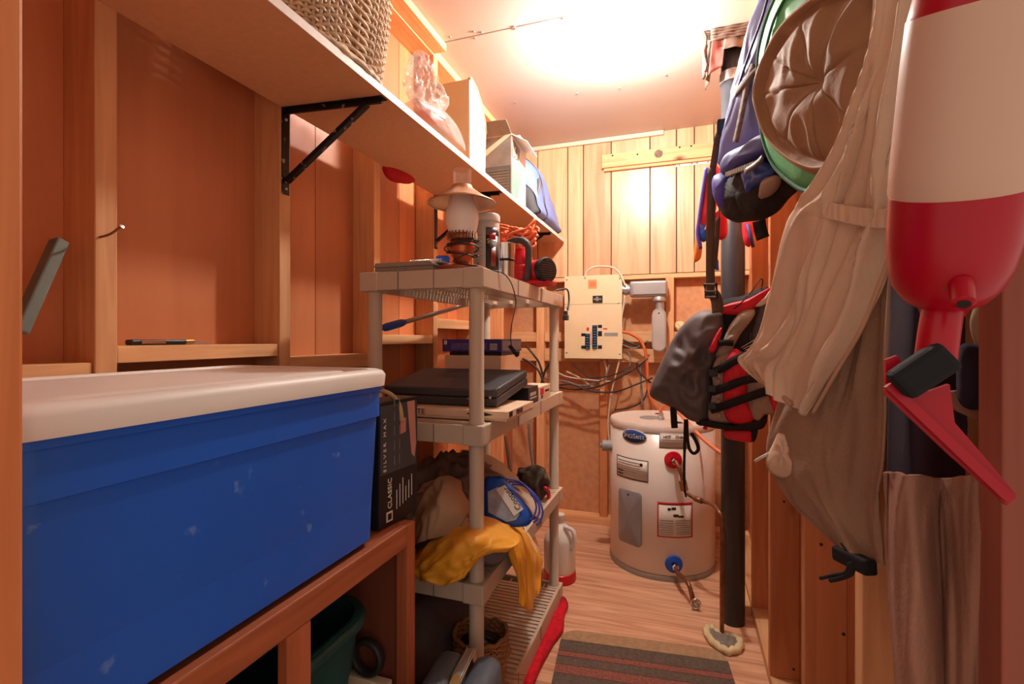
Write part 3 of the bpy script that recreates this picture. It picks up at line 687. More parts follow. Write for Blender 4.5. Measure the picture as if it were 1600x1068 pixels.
# white canister with printed wrapper
c = ground(760, 410, 1.455); R_ = .0415
t = thing('canister', 'tall white canister with black printed wrapper beside the oil lamp', 'canister', c)
part('body', MB().lathe([(.0, 0), (R_ - .002, 0), (R_, .004), (R_, .17), (R_ - .001, .172)], c), mat('canister_grey', S(206, 194, 182), .45, bump=0), t, True, angle=40)
part('lid', MB().lathe([(R_ + .0005, .172), (R_ + .0018, .173), (R_ + .0018, .192), (R_ - .001, .196), (0, .196)], c), WHITE_LID, t, True, angle=40)
def wrap(c, r, a0, a1, z0, z1, m, name, parent, n=12, **k):
    G = [[V((c.x + r * math.cos(a0 + (a1 - a0) * i / n), c.y + r * math.sin(a0 + (a1 - a0) * i / n), c.z + z)) for i in range(n + 1)] for z in (z0, z1)]
    return part(name, MB().grid(G), m, parent, True, solid=.0004, **k)
vd = math.atan2(-c.y, -c.x)         # direction from the canister to the doorway
wrap(c, R_ + .0006, vd - .05, vd + 1.25, .006, .125, mat('wrap_black', S(40, 34, 32), .4, bump=0), 'wrapper', t, label='black wrapper with gold lettering')
wrap(c, R_ + .0006, vd - .05, vd + 1.25, .125, .15, mat('wrap_grey', S(92, 88, 84), .4, bump=0), 'wrapper', t)
wrap(c, R_ + .0011, vd + .25, vd + .75, .112, .134, LABEL_RED, 'wrapper_mark', t)
wrap(c, R_ + .0011, vd + .35, vd + .75, .03, .09, mat('wrap_rust', S(150, 60, 40), .4, bump=0), 'wrapper_mark', t)
def curve_text(s, c, r, a0, z, size, m, parent, dirn=1):
    """letters set one by one round a cylinder"""
    a = a0
    for ch in s:
        if ch != ' ':
            o = c + V((r * math.cos(a), r * math.sin(a), z)); tn = V((-math.sin(a), math.cos(a), 0)) * dirn
            text(ch, size, o, tn, (0, 0, 1), m, parent, .0004, name='letter')
        a += dirn * size * (.66 if ch not in 'il ' else .36) / r
curve_text('Swiss', c, R_ + .0012, vd + .02, .10, .021, INK_GOLD, t)
wrap(c, R_ + .0006, vd - .75, vd - .55, .02, .04, GREY_PAINT, 'print_mark', t)
for k in range(6): wrap(c, R_ + .0006, vd - .9, vd - .3, .06 + .013 * k, .063 + .013 * k, mat('print_pale', S(176, 166, 156), .5, bump=0) if k == 0 else bpy.data.materials['print_pale'], 'print_line', t, 6)
# steel tumbler
c = ground(791, 420, 1.56)
t = thing('steel_tumbler', 'shiny steel tumbler standing beside the white canister', 'tumbler', c)
part('cup', MB().lathe([(.0, 0), (.026, 0), (.0275, .003), (.03, .12), (.031, .122), (.0295, .123), (.0285, .121), (.026, .01), (0, .008)], c, caps=False), CHROME, t, True, angle=40)
part('band', MB().lathe([(.0286, .062), (.0297, .063), (.0299, .07), (.029, .071)], c), BLACK_PLASTIC, t, True)
# red inflator with black handle
c = ground(818, 436, 1.80) + V((0, 0, .003))
t = thing('electric_inflator', 'red electric inflator with black loop handle on the shelving top', 'inflator', c)
part('body', MB().lathe([(0, .001), (.05, .001), (.054, .008), (.054, .05), (.048, .058), (.05, .062), (.05, .075), (.044, .082), (.046, .086), (.044, .11), (.03, .13), (.028, .142), (0, .146)], c + V((-.01, 0, 0)), seg=30), RED_PLASTIC, t, True, angle=35)
ma = V((.72, -.45, 0)).normalized(); mc = c + V((.02, .0, .052))
part('motor_housing', MB().lathe([(0, -.02), (.04, -.02), (.044, .0), (.044, .075), (.04, .08)], mc, ma), RED_PLASTIC, t, True, angle=35)
gr = part('vent_cap', MB().lathe([(.043, .08), (.047, .083), (.048, .1), (.044, .108), (.0, .111)], mc, ma), BLACK_PLASTIC, t, True, angle=35, label='black slotted end cap')
ms = ma.cross(V((0, 0, 1))).normalized()
b = MB()
for k in range(-4, 5):
    h_ = k * .0085; wv = math.sqrt(max(.0001, .04 ** 2 - h_ ** 2)); b.obox(mc + ma * .1105 + V((0, 0, h_)), ms * wv, ma * .002, V((0, 0, .0015)))
part('slots', b, RUBBER, gr, kind='stuff')
hp = [c + V(q) for q in ((-.045, -.045, .03), (-.05, -.05, .11), (-.045, -.055, .15), (-.02, -.06, .166), (.015, -.065, .164), (.038, -.07, .145), (.042, -.07, .11), (.04, -.07, .05), (.035, -.065, .018), (.015, -.055, .006))]
part('handle', MB().tube(hp, .0125, 10, n=6), RUBBER, t, True, label='dark grey loop handle')
part('foot', MB().tube([c + V(q) for q in ((-.05, -.04, .008), (.02, -.065, .008), (.1, -.06, .008), (.115, 0, .012), (.1, .04, .012), (-.04, .05, .008))], .0095, 8, True, 6), RED_PLASTIC, t, True)
# orange extension cord hank
c = ground(808, 430, 1.97)
b = MB()
for k in range(9):
    random.seed(40 + k); P = []
    for i in range(12):
        a = 2 * math.pi * i / 12
        P.append(c + V((.078 * math.cos(a) + random.uniform(-.02, .02), .03 * math.sin(a) + random.uniform(-.015, .015), .205 + .008 * k + .022 * math.sin(a * 2 + k) + random.uniform(-.012, .012))))
    b.tube(P, .0058, 7, True, 4)
for k in range(6):
    b.tube([c + V((-.05 + .016 * k + .012 * math.cos(q * 1.05), .02 * math.sin(q * 1.05), .008 + .2 * abs(math.sin(q * .5 + .1)))) for q in range(7)], .0058, 7, False, 4)
solo('extension_cord', b, ORANGE_CORD, 'orange extension cord hank behind the red inflator', 'cord', c, smooth=True)
# grey cord with plug hanging off the back corner, thin black cord over the front
pts = [at(876, 432, y=2.05), at(884, 440, y=2.06), at(888, 462, y=2.06), at(887, 480, y=2.06), at(885, 486, y=2.06)]
pts = [V((at(872, 440, y=2.03).x, 2.03, ZT + .006))] + [V((-.497, 2.04, ZT + .01))] + [at(px, py, x=-.488) for px, py in ((886, 452), (889, 468), (887, 484))]
t = thing('plug_cord', 'grey cord with square plug hanging from the shelving corner', 'cord', pts[0])
part('cord', MB().tube(pts, .004, 8, n=6), RUBBER, t, True)
p = at(884, 496, x=-.488); part('plug', MB().box(p.x - .011, p.x + .011, p.y - .016, p.y + .016, p.z - .012, p.z + .012, .003).box(p.x - .008, p.x + .008, p.y - .008, p.y + .008, p.z + .012, p.z + .03, .002), RUBBER, t)
pts = [V((at(770, 408, y=1.33).x - .02, 1.34, ZT + .003)), V((-.512, 1.36, ZT + .003)), V((-.502, 1.40, ZT - .004))] + [at(px, py, x=-.498) for px, py in ((800, 445), (806, 470), (803, 490), (799, 510), (798, 530), (800, 545))]
t = thing('thin_cord', 'thin black cord dangling over the shelving edge with a small plug', 'cord', pts[0])
part('cord', MB().tube(pts, .0018, 6, n=6), CABLE_BLACK, t, True)
p = pts[-1]; part('plug', MB().beam(p + V((-.008, 0, .01)), p + V((.012, .02, -.022)), .012, .01).beam(p + V((.004, .01, -.01)), p + V((.02, .0, -.012)), .008, .006), BLACK_PLASTIC, t)

# ------------------------------------------------------------------ middle shelf
ZM = UZ[1] + 0.0015
def quadbox(P, h, bev=0):
    """box on four bottom corners (a tilted slab of thickness h)"""
    P = [V(p) for p in P]; n = (P[1] - P[0]).cross(P[3] - P[0]).normalized()
    if n.z < 0: n = -n
    mb = MB().prism(P, n * h)
    if bev: bmesh.ops.bevel(mb.bm, geom=mb.bm.edges[:], offset=bev, segments=2, profile=.5, affect='EDGES')
    return mb
t = thing('board_game', 'flat beige PENTE board game box under the black case', 'game box', (-.67, 1.45, ZM))
x0, x1, y0, y1 = -.885, -.468, 1.32, 1.58
part('tray', MB().box(x0 + .002, x1 - .002, y0 + .002, y1 - .002, ZM, ZM + .012, .001), GAME_BEIGE, t)
part('lid', MB().box(x0, x1, y0, y1, ZM + .008, ZM + .0285, .001), mat('game_lid', S(222, 192, 164), .6, var=.04), t)
text('PENTE', .022, (-.803, y0 - .001, ZM + .0105), (1, 0, 0), (0, 0, 1), INK, t, sx=1.12)
text('PENTE', .021, (x1 + .001, 1.40, ZM + .0105), (0, 1, 0), (0, 0, 1), INK, t)
part('barcode', MB().box(x1, x1 + .0004, 1.335, 1.365, ZM + .011, ZM + .026), INK, t)
part('print_diamond', MB().prism([(-.60, y0 - .0003, ZM + .018), (-.555, y0 - .0003, ZM + .0105), (-.51, y0 - .0003, ZM + .018), (-.555, y0 - .0003, ZM + .027)], (0, .0002, 0)), INK, t)
P = [(-.915, 1.385, ZM + .0305), (-.525, 1.385, ZM + .0305), (-.512, 1.66, ZM + .075), (-.915, 1.66, ZM + .075)]
t = thing('black_case', 'wide flat charcoal carrying case lying tilted on the middle shelf', 'case', (-.7, 1.5, ZM + .03))
part('lower_shell', quadbox(P, .026, .004), DARK_CASE, t)
P2 = [V(p) + V((0, -.004, .0275)) for p in P]
part('upper_shell', quadbox(P2, .026, .006), DARK_CASE, t)
part('clasp', MB().box(-.62, -.575, 1.3795, 1.383, ZM + .052, ZM + .056), STEEL, t)
part('corner_stud', MB().lathe([(.005, 0), (.005, .003), (0, .004)], (-.545, 1.381, ZM + .06), (0, -1, 0), 12), STEEL, t, True)
t = thing('black_game_box', 'small black box with white lettering at right edge of the middle shelf', 'game box', (-.56, 1.72, ZM))
part('box', MB().box(-.62, -.512, 1.667, 1.79, ZM, ZM + .062, .0015), BLACK_PLASTIC, t)
part('print_line', MB().box(-.512, -.5115, 1.685, 1.77, ZM + .02, ZM + .024), INK_WHITE, t)
for k in range(5): part('print_mark', MB().box(-.512, -.5115, 1.69 + .015 * k, 1.70 + .015 * k, ZM + .03, ZM + .042), INK_WHITE, t)
t = thing('card_box', 'small white and pink printed box at back of the middle shelf', 'game box', (-.57, 1.87, ZM))
part('box', MB().box(-.63, -.512, 1.80, 1.97, ZM, ZM + .052, .0015), CARD_PALE, t)
part('print_mark', MB().box(-.512, -.5115, 1.82, 1.87, ZM + .02, ZM + .045), LABEL_RED, t)
part('print_mark', MB().box(-.512, -.5115, 1.83, 1.86, ZM + .006, ZM + .018), LABEL_BLUE, t)
part('print_mark', MB().box(-.512, -.5115, 1.89, 1.95, ZM + .026, ZM + .034), INK, t)
bx = (-.888, -.65, 1.76, 2.0)
solo('beige_carton', MB().box(*bx, ZM, 1.130, .002), CARD_PALE, 'plain beige carton under the violet game box', 'box', (-.77, 1.88, ZM))
solo('slim_black_box', MB().box(bx[0] + .02, bx[1], bx[2] + .004, bx[3] - .01, 1.1305, 1.143, .001), BLACK_PLASTIC, 'slim black box between beige carton and violet game box', 'box', (-.77, 1.88, 1.13))
t = thing('violet_game_box', 'flat violet printed game box on top of the beige carton', 'game box', (-.77, 1.88, 1.144))
x0, x1, y0, y1 = bx[0] - .008, bx[1] + .004, bx[2] - .004, bx[3]
part('lid', MB().box(x0, x1, y0, y1, 1.144, 1.193, .0015), PURPLE_BOX, t)
part('print_band', MB().box(x0 + .04, x1 - .06, y0 - .0006, y0, 1.152, 1.178), mat('print_violet', S(98, 92, 170), .4, var=.3, scale=40, bump=0), t)
part('barcode', MB().box(x1 - .048, x1 - .018, y0 - .0008, y0, 1.152, 1.176), INK_WHITE, t)
for k in range(7): part('barcode_bar', MB().box(x1 - .046 + .004 * k, x1 - .0445 + .004 * k, y0 - .0012, y0 - .0008, 1.154, 1.174), INK, t)
part('emblem', MB().box(x0 + .008, x0 + .02, y0 - .0006, y0, 1.172, 1.188), INK_WHITE, t)
part('side_print', MB().box(x1, x1 + .0006, y0 + .01, y1 - .01, 1.15, 1.187), mat('print_slate', S(120, 120, 140), .4, var=.3, scale=30, bump=0), t)
# pole with blue grip lying on the blocking behind the unit
a, b_ = V((-.978, 1.47, 1.232)), V((-.925, 2.20, 1.375)); d_ = (b_ - a)
t = thing('telescopic_pole', 'aluminium pole with blue grip lying across the wall blocking', 'pole', a)
part('shaft', MB().tube([a + d_ * .1, b_], .009, 12), STEEL, t, True)
part('grip', MB().tube([a + d_ * f for f in (0, .01, .03, .13, .15, .17)], [.009, .013, .0145, .0145, .0135, .011], 14), BLUE_BRIGHT, t, True, label='blue plastic grip')

# ------------------------------------------------------------------ clothes and bags on the third shelf
ZC3 = UZ[2] + 0.002
def P2D(pts, **k): return [at(px, py, **k) for px, py in pts]
def blob(name, ctr, rad, m, label, cat, amp=.02, fs=9, loc=None, group=None, flat=None):
    bm = bmesh.new(); bmesh.ops.create_icosphere(bm, subdivisions=5, radius=1)
    for v in bm.verts:
        d = v.co.normalized(); w = V((d.x * rad[0], d.y * rad[1], d.z * rad[2]))
        q = (w + V(ctr)) * fs; f = 1 - 2 * abs(noise.noise(q)); w += d * amp * (f + .5 * noise.noise(q * 2.1))
        if flat is not None and w.z + ctr[2] < flat: w.z = flat - ctr[2]
        v.co = w + V(ctr)
    mb = MB(); mb.bm.free(); mb.bm = bm
    return solo(name, mb, m, label, cat, loc or (ctr[0], ctr[1], flat if flat is not None else ctr[2]), group, smooth=True)
blob('bundled_jacket', (-.77, 1.57, .64), (.12, .22, .10), GREY_BROWN, 'bundled grey brown jacket piled at left of the third shelf', 'clothing', .05, 15, flat=ZC3)
blob('dark_sweater', (-.62, 1.36, .585), (.13, .10, .06), DARK_FABRIC, 'dark slate folded garment under the yellow rain jacket', 'clothing', .015, 10, flat=ZC3)
# beige garment with turned-back collar
rows = [[at(px, py, y=yy) for px, py, yy in r] for r in (
    [(652, 768, 1.42), (672, 756, 1.40), (700, 745, 1.40), (722, 752, 1.42)],
    [(650, 795, 1.36), (668, 778, 1.33), (695, 760, 1.32), (728, 775, 1.36)],
    [(652, 830, 1.31), (672, 808, 1.27), (700, 790, 1.27), (735, 800, 1.33)],
    [(652, 850, 1.29), (668, 845, 1.262), (690, 838, 1.258), (740, 835, 1.30)])]
solo('beige_jacket', sheet(rows, 14, 14, .022, 9, (-.3, -1, .4), (1, 1, .7), uv=(2.6, 1.4, .9, 1.8)), BEIGE_CLOTH, 'beige jacket with turned collar between grey bundle and yellow rain jacket', 'clothing', rows[3][1], solid=.008, smooth=True)
# yellow rain jacket: lying heap over the front edge and a sleeve down the side
t = thing('rain_jacket', 'yellow rain jacket spilling over the front of the third shelf', 'clothing', (-.68, 1.25, ZC3))
rows = [[at(px, py, y=yy) for px, py, yy in r] for r in (
    [(650, 862, 1.36), (690, 825, 1.40), (730, 806, 1.42), (775, 812, 1.42), (815, 838, 1.42)],
    [(648, 880, 1.27), (685, 842, 1.28), (730, 822, 1.29), (775, 830, 1.30), (812, 850, 1.33)],
    [(650, 893, 1.215), (690, 868, 1.20), (732, 848, 1.20), (765, 850, 1.225), (790, 862, 1.27)],
    [(654, 905, 1.205), (692, 893, 1.185), (732, 878, 1.19), (752, 868, 1.21), (772, 862, 1.25)],
    [(672, 908, 1.21), (696, 914, 1.19), (726, 902, 1.195), (742, 882, 1.215), (756, 868, 1.245)]) ]
part('body', sheet(rows, 14, 14, .020, 12, (0, -1, .5), (1, 1, 1.2), uv=(3.2, 2.6, .9, 2.2)), YELLOW, t, True, solid=.004)
rows = [[at(px, py, x=xx) for px, py, xx in r] for r in (
    [(772, 815, -.56), (795, 818, -.53), (815, 826, -.53), (832, 842, -.55)],
    [(782, 838, -.51), (802, 838, -.492), (822, 845, -.492), (840, 866, -.51)],
    [(795, 862, -.485), (812, 865, -.472), (828, 870, -.472), (843, 882, -.485)],
    [(804, 900, -.478), (815, 905, -.465), (828, 908, -.465), (840, 905, -.478)],
    [(804, 938, -.475), (815, 948, -.462), (826, 950, -.462), (838, 925, -.474)])]
part('sleeve', sheet(rows[:], 14, 10, .014, 16, (1, -.4, 0), (1, 1, .5), uv=(3.5, 1.2, .9, .6)), YELLOW, t, True, solid=.004)
part('lining', sheet([[p + V((-.012, .05, .0)) for p in r[2:]] for r in rows], 6, 8, .006, 14, (1, 0, 0)), mat('cream_lining', S(222, 190, 150), .7), t, True, solid=.003, label='cream lining')
# blue zip pouch with clear window
t = thing('zip_pouch', 'bright blue vinyl racket pouch with clear window on the third shelf', 'pouch', (-.58, 1.6, ZC3))
cen = at(795, 785, y=1.52); nn = V((.35, -.75, .55)).normalized()
def onp(px, py, c, n, off=0.0):
    u = (px - 800) / FPX; v = (HZ - py) / FPX; r = V((u * cs - sn, u * sn + cs, v)); o = V((0, 0, CH))
    return o + r * ((c + n * off - o).dot(n) / r.dot(n))
out = [onp(px, py, cen, nn) for px, py in ((757, 750), (772, 744), (788, 746), (810, 772), (831, 800), (828, 818), (812, 823), (795, 822), (775, 818), (757, 815))]
part('pouch', MB().puff(out, nn, .012, .02, 6, 4), BLUE_BRIGHT, t, True)
part('window', MB().prism([onp(px, py, cen, nn, .0135) for px, py in ((762, 768), (778, 760), (812, 803), (806, 812), (792, 815), (763, 800))], nn * .001), mat('smoky_window', S(150, 150, 160), .2, var=.2, scale=30, bump=.1, bscale=30), t, label='clear plastic window')
lb = [onp(px, py, cen, nn, .015) for px, py in ((775, 764), (789, 757), (818, 795), (803, 806))]
part('label_card', MB().prism(lb, nn * .0008), LABEL_PAPER, t)
rt = (lb[0] - lb[3]).normalized(); up = nn.cross(rt); o_ = lb[3].lerp(lb[2], .2) + nn * .0012 + rt * .006
text('Cooper', (lb[1] - lb[0]).length * .8, lb[2] + nn * .0013 + rt * .006 + up * 0.003, rt, up, INK, t, sx=1.0)
# racket strings / wire loops over the pouch
b = MB()
for k, (dx, dy) in enumerate(((0, 0), (5, 4), (10, 8))):
    b.tube([onp(px + dx, py + dy, cen, nn, .022 - .004 * k) for px, py in ((790, 748), (812, 752), (830, 770), (838, 790), (834, 806), (828, 812))], .003, 6, n=6)
solo('wire_loops', b, mat('blue_cord', S(60, 70, 170), .5), 'dark blue looped cords curving beside the blue pouch', 'cord', onp(828, 812, cen, nn, .02), smooth=True)
# plastic carrier behind
rows = [[at(px, py, y=yy) for px, py, yy in r] for r in (
    [(722, 702, 1.95), (745, 705, 1.93), (770, 712, 1.92), (795, 730, 1.92), (812, 748, 1.92)],
    [(716, 722, 1.88), (745, 720, 1.82), (772, 728, 1.80), (802, 745, 1.82), (830, 775, 1.86)],
    [(714, 745, 1.84), (745, 745, 1.76), (778, 748, 1.74), (815, 765, 1.76), (846, 792, 1.84)],
    [(720, 790, 1.82), (750, 790, 1.72), (785, 800, 1.70), (830, 805, 1.74), (850, 808, 1.84)])]
solo('carrier_bag', sheet(rows, 12, 12, .024, 8, uv=(4, 4, .8, 1.5)), mat('pale_carrier_bag', S(188, 172, 156), .35, var=.08, bump=.1, bscale=30), 'crumpled pale plastic carrier bag behind the blue pouch', 'bag', (-.68, 1.8, ZC3), solid=.004, smooth=True)
c = at(832, 752, y=2.0)
blob('camouflage_pouch', (c.x, 1.99, .585), (.055, .06, .07), mat('camouflage_print', S(72, 64, 56), .9, var=.6, scale=26), 'small dark camouflage pouch at back right of the third shelf', 'pouch', .02, 18, flat=ZC3)
b = MB().tube(P2D(((848, 795), (856, 782), (857, 768), (852, 762)), x=-.53), .008, 8, n=6)
solo('red_strap', b, RED_CLOTH, 'red strap curling at right edge of the third shelf', 'strap', at(848, 795, x=-.53), smooth=True)

# ------------------------------------------------------------------ bottom shelf and the floor in front
ZB = UZ[3] + .002
blob('slate_cushion', (-.795, 1.52, .215), (.115, .23, .125), DARK_FABRIC, 'dark slate mottled cushion on the bottom shelf', 'cushion', .014, 8, flat=ZB)
c = V((-.60, 1.44, ZB)); t = thing('wicker_basket', 'round brown wicker basket with dark rags on the bottom shelf', 'basket', c)
b = MB(); NS = 26
for r in range(20):
    z = .004 + .0085 * r; rr = .062 + .02 * min(1, r / 12)
    b.tube([c + V(((rr + .004 * math.cos(a * NS / 2 + math.pi * (r % 2))) * math.cos(a), (rr + .004 * math.cos(a * NS / 2 + math.pi * (r % 2))) * math.sin(a), z)) for a in [2 * math.pi * k / 104 for k in range(104)]], .0038, 5, True)
part('weave', b, WICKER_DARK, t, True, kind='stuff')
b = MB()
for k in range(NS):
    a = 2 * math.pi * k / NS; b.tube([c + V(((.062 + .02 * min(1, z / .1)) * math.cos(a), (.062 + .02 * min(1, z / .1)) * math.sin(a), z + .004)) for z in (0, .05, .1, .17)], .003, 5)
part('stakes', b, WICKER_DARK, t, True, kind='stuff')
part('rim', MB().tube([c + V((.084 * math.cos(k * .12), .084 * math.sin(k * .12), .176 + .004 * math.sin(k * 1.3))) for k in range(52)], .007, 6, True), WICKER_DARK, t, True)
part('lining', MB().lathe([(0, .002), (.055, .002), (.072, .1), (.07, .14), (0, .16)], c), CABLE_BLACK, t, True, label='dark rags inside')
b = MB()
for k in range(7):
    random.seed(k); b.tube([c + V((.05 + .02 * random.random(), -.03 + .08 * random.random(), .14)), c + V((.08, -.06 + .02 * k, .10)), c + V((.09 - .004 * k, -.05 + .012 * k, .05)), c + V((.085 + .006 * k, -.08 + .03 * k, .004))], .002, 5, n=5)
part('loose_straws', b, WICKER_DARK, t, True, kind='stuff')
# hard briefcase standing on the floor
cx, cy = -.5, 1.0
t = thing('hard_briefcase', 'blue black hard-shell briefcase standing on the floor before the shelving', 'briefcase', (cx, cy, 0))
far, near = at(714, 1006, z=.385), at(672, 1085, z=.385)
axd = (far - near); axd.z = 0; axd.normalize(); sd = V((axd.y, -axd.x, 0)); 
LEN, WID, HT = .42, .175, .385
mid = far - axd * (LEN / 2 + .006); mid.z = 0; mid += sd * .042
SHELL = mat('blue_black_shell', S(84, 92, 104), .42, var=.15, bump=.25, bscale=260)
for s_ in (-1, 1):
    part('shell', MB().obox(mid + sd * s_ * (WID / 4 + .006) + V((0, 0, HT / 2)), axd * LEN / 2, sd * (WID / 4 - .006), V((0, 0, HT / 2 - .002)), .03, 4), SHELL, t, True, angle=60)
part('frame', MB().obox(mid + V((0, 0, HT / 2 + .001)), axd * (LEN / 2 + .001), sd * .0125, V((0, 0, HT / 2)), .006), STEEL, t, label='grey metal frame band')
b = MB()
for s_ in (-1, 1): b.obox(mid + sd * s_ * .0125 + V((0, 0, HT / 2 + .002)), axd * (LEN / 2 + .002), sd * .002, V((0, 0, HT / 2 + .001)), .001)
part('frame_trim', b, CHROME, t, label='bright metal trim')
part('latch', MB().obox(mid + axd * .075 + V((0, 0, HT + .004)), axd * .02, sd * .0095, V((0, 0, .0025)), .001), BRASS, t)
part('latch', MB().obox(mid + axd * .022 + V((0, 0, HT + .004)), axd * .016, sd * .0095, V((0, 0, .0025)), .001), BLACK_PLASTIC, t)
hb = [mid - axd * .02 + V((0, 0, HT)), mid - axd * .022 + V((0, 0, HT + .022)), mid - axd * .05 + V((0, 0, HT + .034)), mid - axd * .1 + V((0, 0, HT + .034)), mid - axd * .128 + V((0, 0, HT + .022)), mid - axd * .13 + V((0, 0, HT))]
part('handle', MB().tube(hb, .009, 10, n=5), STEEL, t, True)
# red shag runner crumpled along the unit
pts = P2D(((872, 935), (882, 932), (888, 946), (882, 962), (880, 985), (866, 1004), (846, 1040), (830, 1075), (812, 1080), (826, 1045), (845, 1000), (860, 965)), z=.012)
solo('red_runner', MB().puff(pts, (0, 0, 1), .022, .011, 7, 5, .006, 40), RED_RUG, 'crumpled red shag rug strip along the shelving foot', 'rug', (-.5, 1.9, 0), smooth=True)
# white jug with red tray behind the unit
c = V((-.575, 2.40, 0)); t = thing('white_jug', 'white plastic jug standing on the floor behind the shelving', 'jug', c)
part('foot_ring', MB().lathe([(0, 0), (.08, 0), (.082, .01), (.08, .045), (.074, .05)], c), RED_PLASTIC, t, True, angle=40, label='red bottom')
part('body', MB().lathe([(0, .046), (.076, .047), (.078, .06), (.078, .19), (.074, .215), (.05, .255), (.026, .275), (.022, .28), (.022, .30), (0, .30)], c), WHITE_LID, t, True, angle=50)
part('cap', MB().lathe([(.024, .295), (.025, .297), (.025, .32), (.022, .323), (0, .323)], c), WHITE_LID, t, True, angle=40)
part('handle', MB().tube([c + V(p) for p in ((.03, -.03, .27), (.075, -.045, .265), (.085, -.05, .22), (.07, -.045, .17))], .011, 8, n=5), WHITE_LID, t, True)
# doormat
zt = .008
def matpt(px, py): p = at(px, py, z=0); return p
A, Bc = matpt(885, 998), matpt(1130, 1040)
t = thing('doormat', 'striped round-cornered doormat in beige, grey and rust on the floor', 'doormat', (-.15, 1.7, 0))
ang = math.atan2(at(1100, 1018, z=0).y - at(935, 996, z=0).y, at(1100, 1018, z=0).x - at(935, 996, z=0).x)
ex, ey = V((math.cos(ang), math.sin(ang), 0)), V((-math.sin(ang), math.cos(ang), 0))
lf, rg = at(868, 1040, z=0), at(1142, 1050, z=0)
tl = at(960, 995, z=0)
w0 = (lf - tl).dot(ex) ; w1 = (rg - tl).dot(ex); Lm = .95
def mp(u, v, z=0): return tl + ex * u + ey * v + V((0, 0, z))
base = [mp(p.x, p.y) for p in rrect(w0, w1, -Lm, 0, 0, .07, 6)]
part('backing', MB().prism(base, (0, 0, .006)), MAT_GREY, t)
def clipstripe(v0, v1):
    """stripe of the mat between two lines, following the rounded corners"""
    L, R = [], []
    for i in range(13):
        v = v0 + (v1 - v0) * i / 12; r = .07; dd = 0
        if v > -r: q = v + r; dd = r - math.sqrt(max(0, r * r - q * q))
        L.append(mp(w0 + dd, v, .006)); R.append(mp(w1 - dd, v, .006))
    return L + R[::-1]
for v0, v1, m_ in ((-.001, -.072, MAT_BEIGE), (-.074, -.142, MAT_GREY), (-.144, -.172, MAT_RUST), (-.174, -.22, MAT_GREY), (-.222, -.27, MAT_RUST), (-.272, -.34, MAT_GREY), (-.342, -.40, MAT_BEIGE), (-.402, -.47, MAT_GREY), (-.472, -.60, MAT_RUST), (-.602, -.75, MAT_GREY)):
    part('stripe', MB().prism(clipstripe(v1, v0), (0, 0, .003)), m_, t)

# ------------------------------------------------------------------ electrical panel on the back wall
YE = 3.085
pa, pb = at(882, 432, y=YE), at(972, 560, y=YE)
x0, x1, z1, z0 = at(882, 500, y=YE).x, at(972, 500, y=YE).x, at(927, 430, y=YE).z, at(927, 560, y=YE).z
w_, h_ = x1 - x0, z1 - z0
t = thing('breaker_panel', 'cream metal electrical breaker panel on the back wall', 'breaker panel', (x0 + w_ / 2, YB, z0))
part('box', MB().box(x0 + .008, x1 - .008, YE + .003, YB, z0 + .008, z1 - .008, .002), GREY_PAINT, t)
zs_ = z0 + h_ * .655
part('cover', MB().box(x0, x1, YE, YE + .004, zs_ + .001, z1, .001), CREAM_PAINT, t)
part('cover', MB().box(x0, x1, YE, YE + .004, z0, zs_ - .001, .001), CREAM_PAINT, t)
def ep(fx, fz): return x0 + w_ * fx, z0 + h_ * fz
def eplate(fx0, fx1, fz0, fz1, m, name, d=.001, **k):
    a, c_ = ep(fx0, fz0); b_, d_ = ep(fx1, fz1); return part(name, MB().box(a, b_, YE - d, YE, c_, d_), m, t, **k)
eplate(.42, .57, .84, .95, mat('orange_sticker', S(230, 150, 100), .5), 'sticker', label='orange sticker'); eplate(.44, .55, .865, .925, mat('orange_sticker_print', S(214, 120, 78), .5), 'sticker', .0013)
eplate(.5, .67, .67, .755, INK, 'main_switch', .004); eplate(.56, .6, .69, .74, GREY_PAINT, 'switch_lever', .012); eplate(.52, .65, .705, .72, STEEL, 'switch_plate', .005)
for k in range(6): eplate(.27, .48, .62 - .042 * k, .624 - .042 * k, LABEL_PAPER, 'print_line', .0006); eplate(.5, .68, .62 - .042 * k, .624 - .042 * k, LABEL_PAPER, 'print_line', .0006)
BRK = mat('breaker_black', S(30, 34, 40), .4); BLV = mat('breaker_blue', S(60, 120, 170), .4)
for fx0, fx1, n_, top in ((.38, .44, 6, .30), (.505, .565, 9, .40)):
    for k in range(n_):
        f1 = top - .031 * k
        eplate(fx0 - .01, fx1 + .012, f1 - .029, f1, BRK, 'breaker', .006)
        eplate(fx0 + .012, fx1 - .008, f1 - .022, f1 - .008, BLV, 'breaker_toggle', .013)
for fx0, fx1, f0, f1 in ((.30, .37, .27, .305), (.30, .37, .12, .155), (.59, .66, .37, .405), (.59, .66, .27, .33), (.59, .66, .12, .16)): eplate(fx0, fx1, f0, f1, BRK, 'knockout', .002)
eplate(.395, .435, .34, .375, LABEL_RED, 'red_tag', .003); eplate(.46, .485, .16, .33, mat('pink_tag', S(226, 160, 140), .5), 'label_strip', .0012); eplate(.7, .93, .27, .31, GREY_PAINT, 'tape_strip', .0012); eplate(.68, .75, .35, .365, LABEL_RED, 'label_strip', .001)
for fx, fz in ((.04, .96), (.96, .95), (.04, .07), (.96, .06), (.94, .66), (.04, .62)):
    a, c_ = ep(fx, fz); part('screw', MB().lathe([(.006, 0), (.004, .003), (0, .004)], (a, YE, c_), (0, -1, 0), 10), STEEL, t, True)
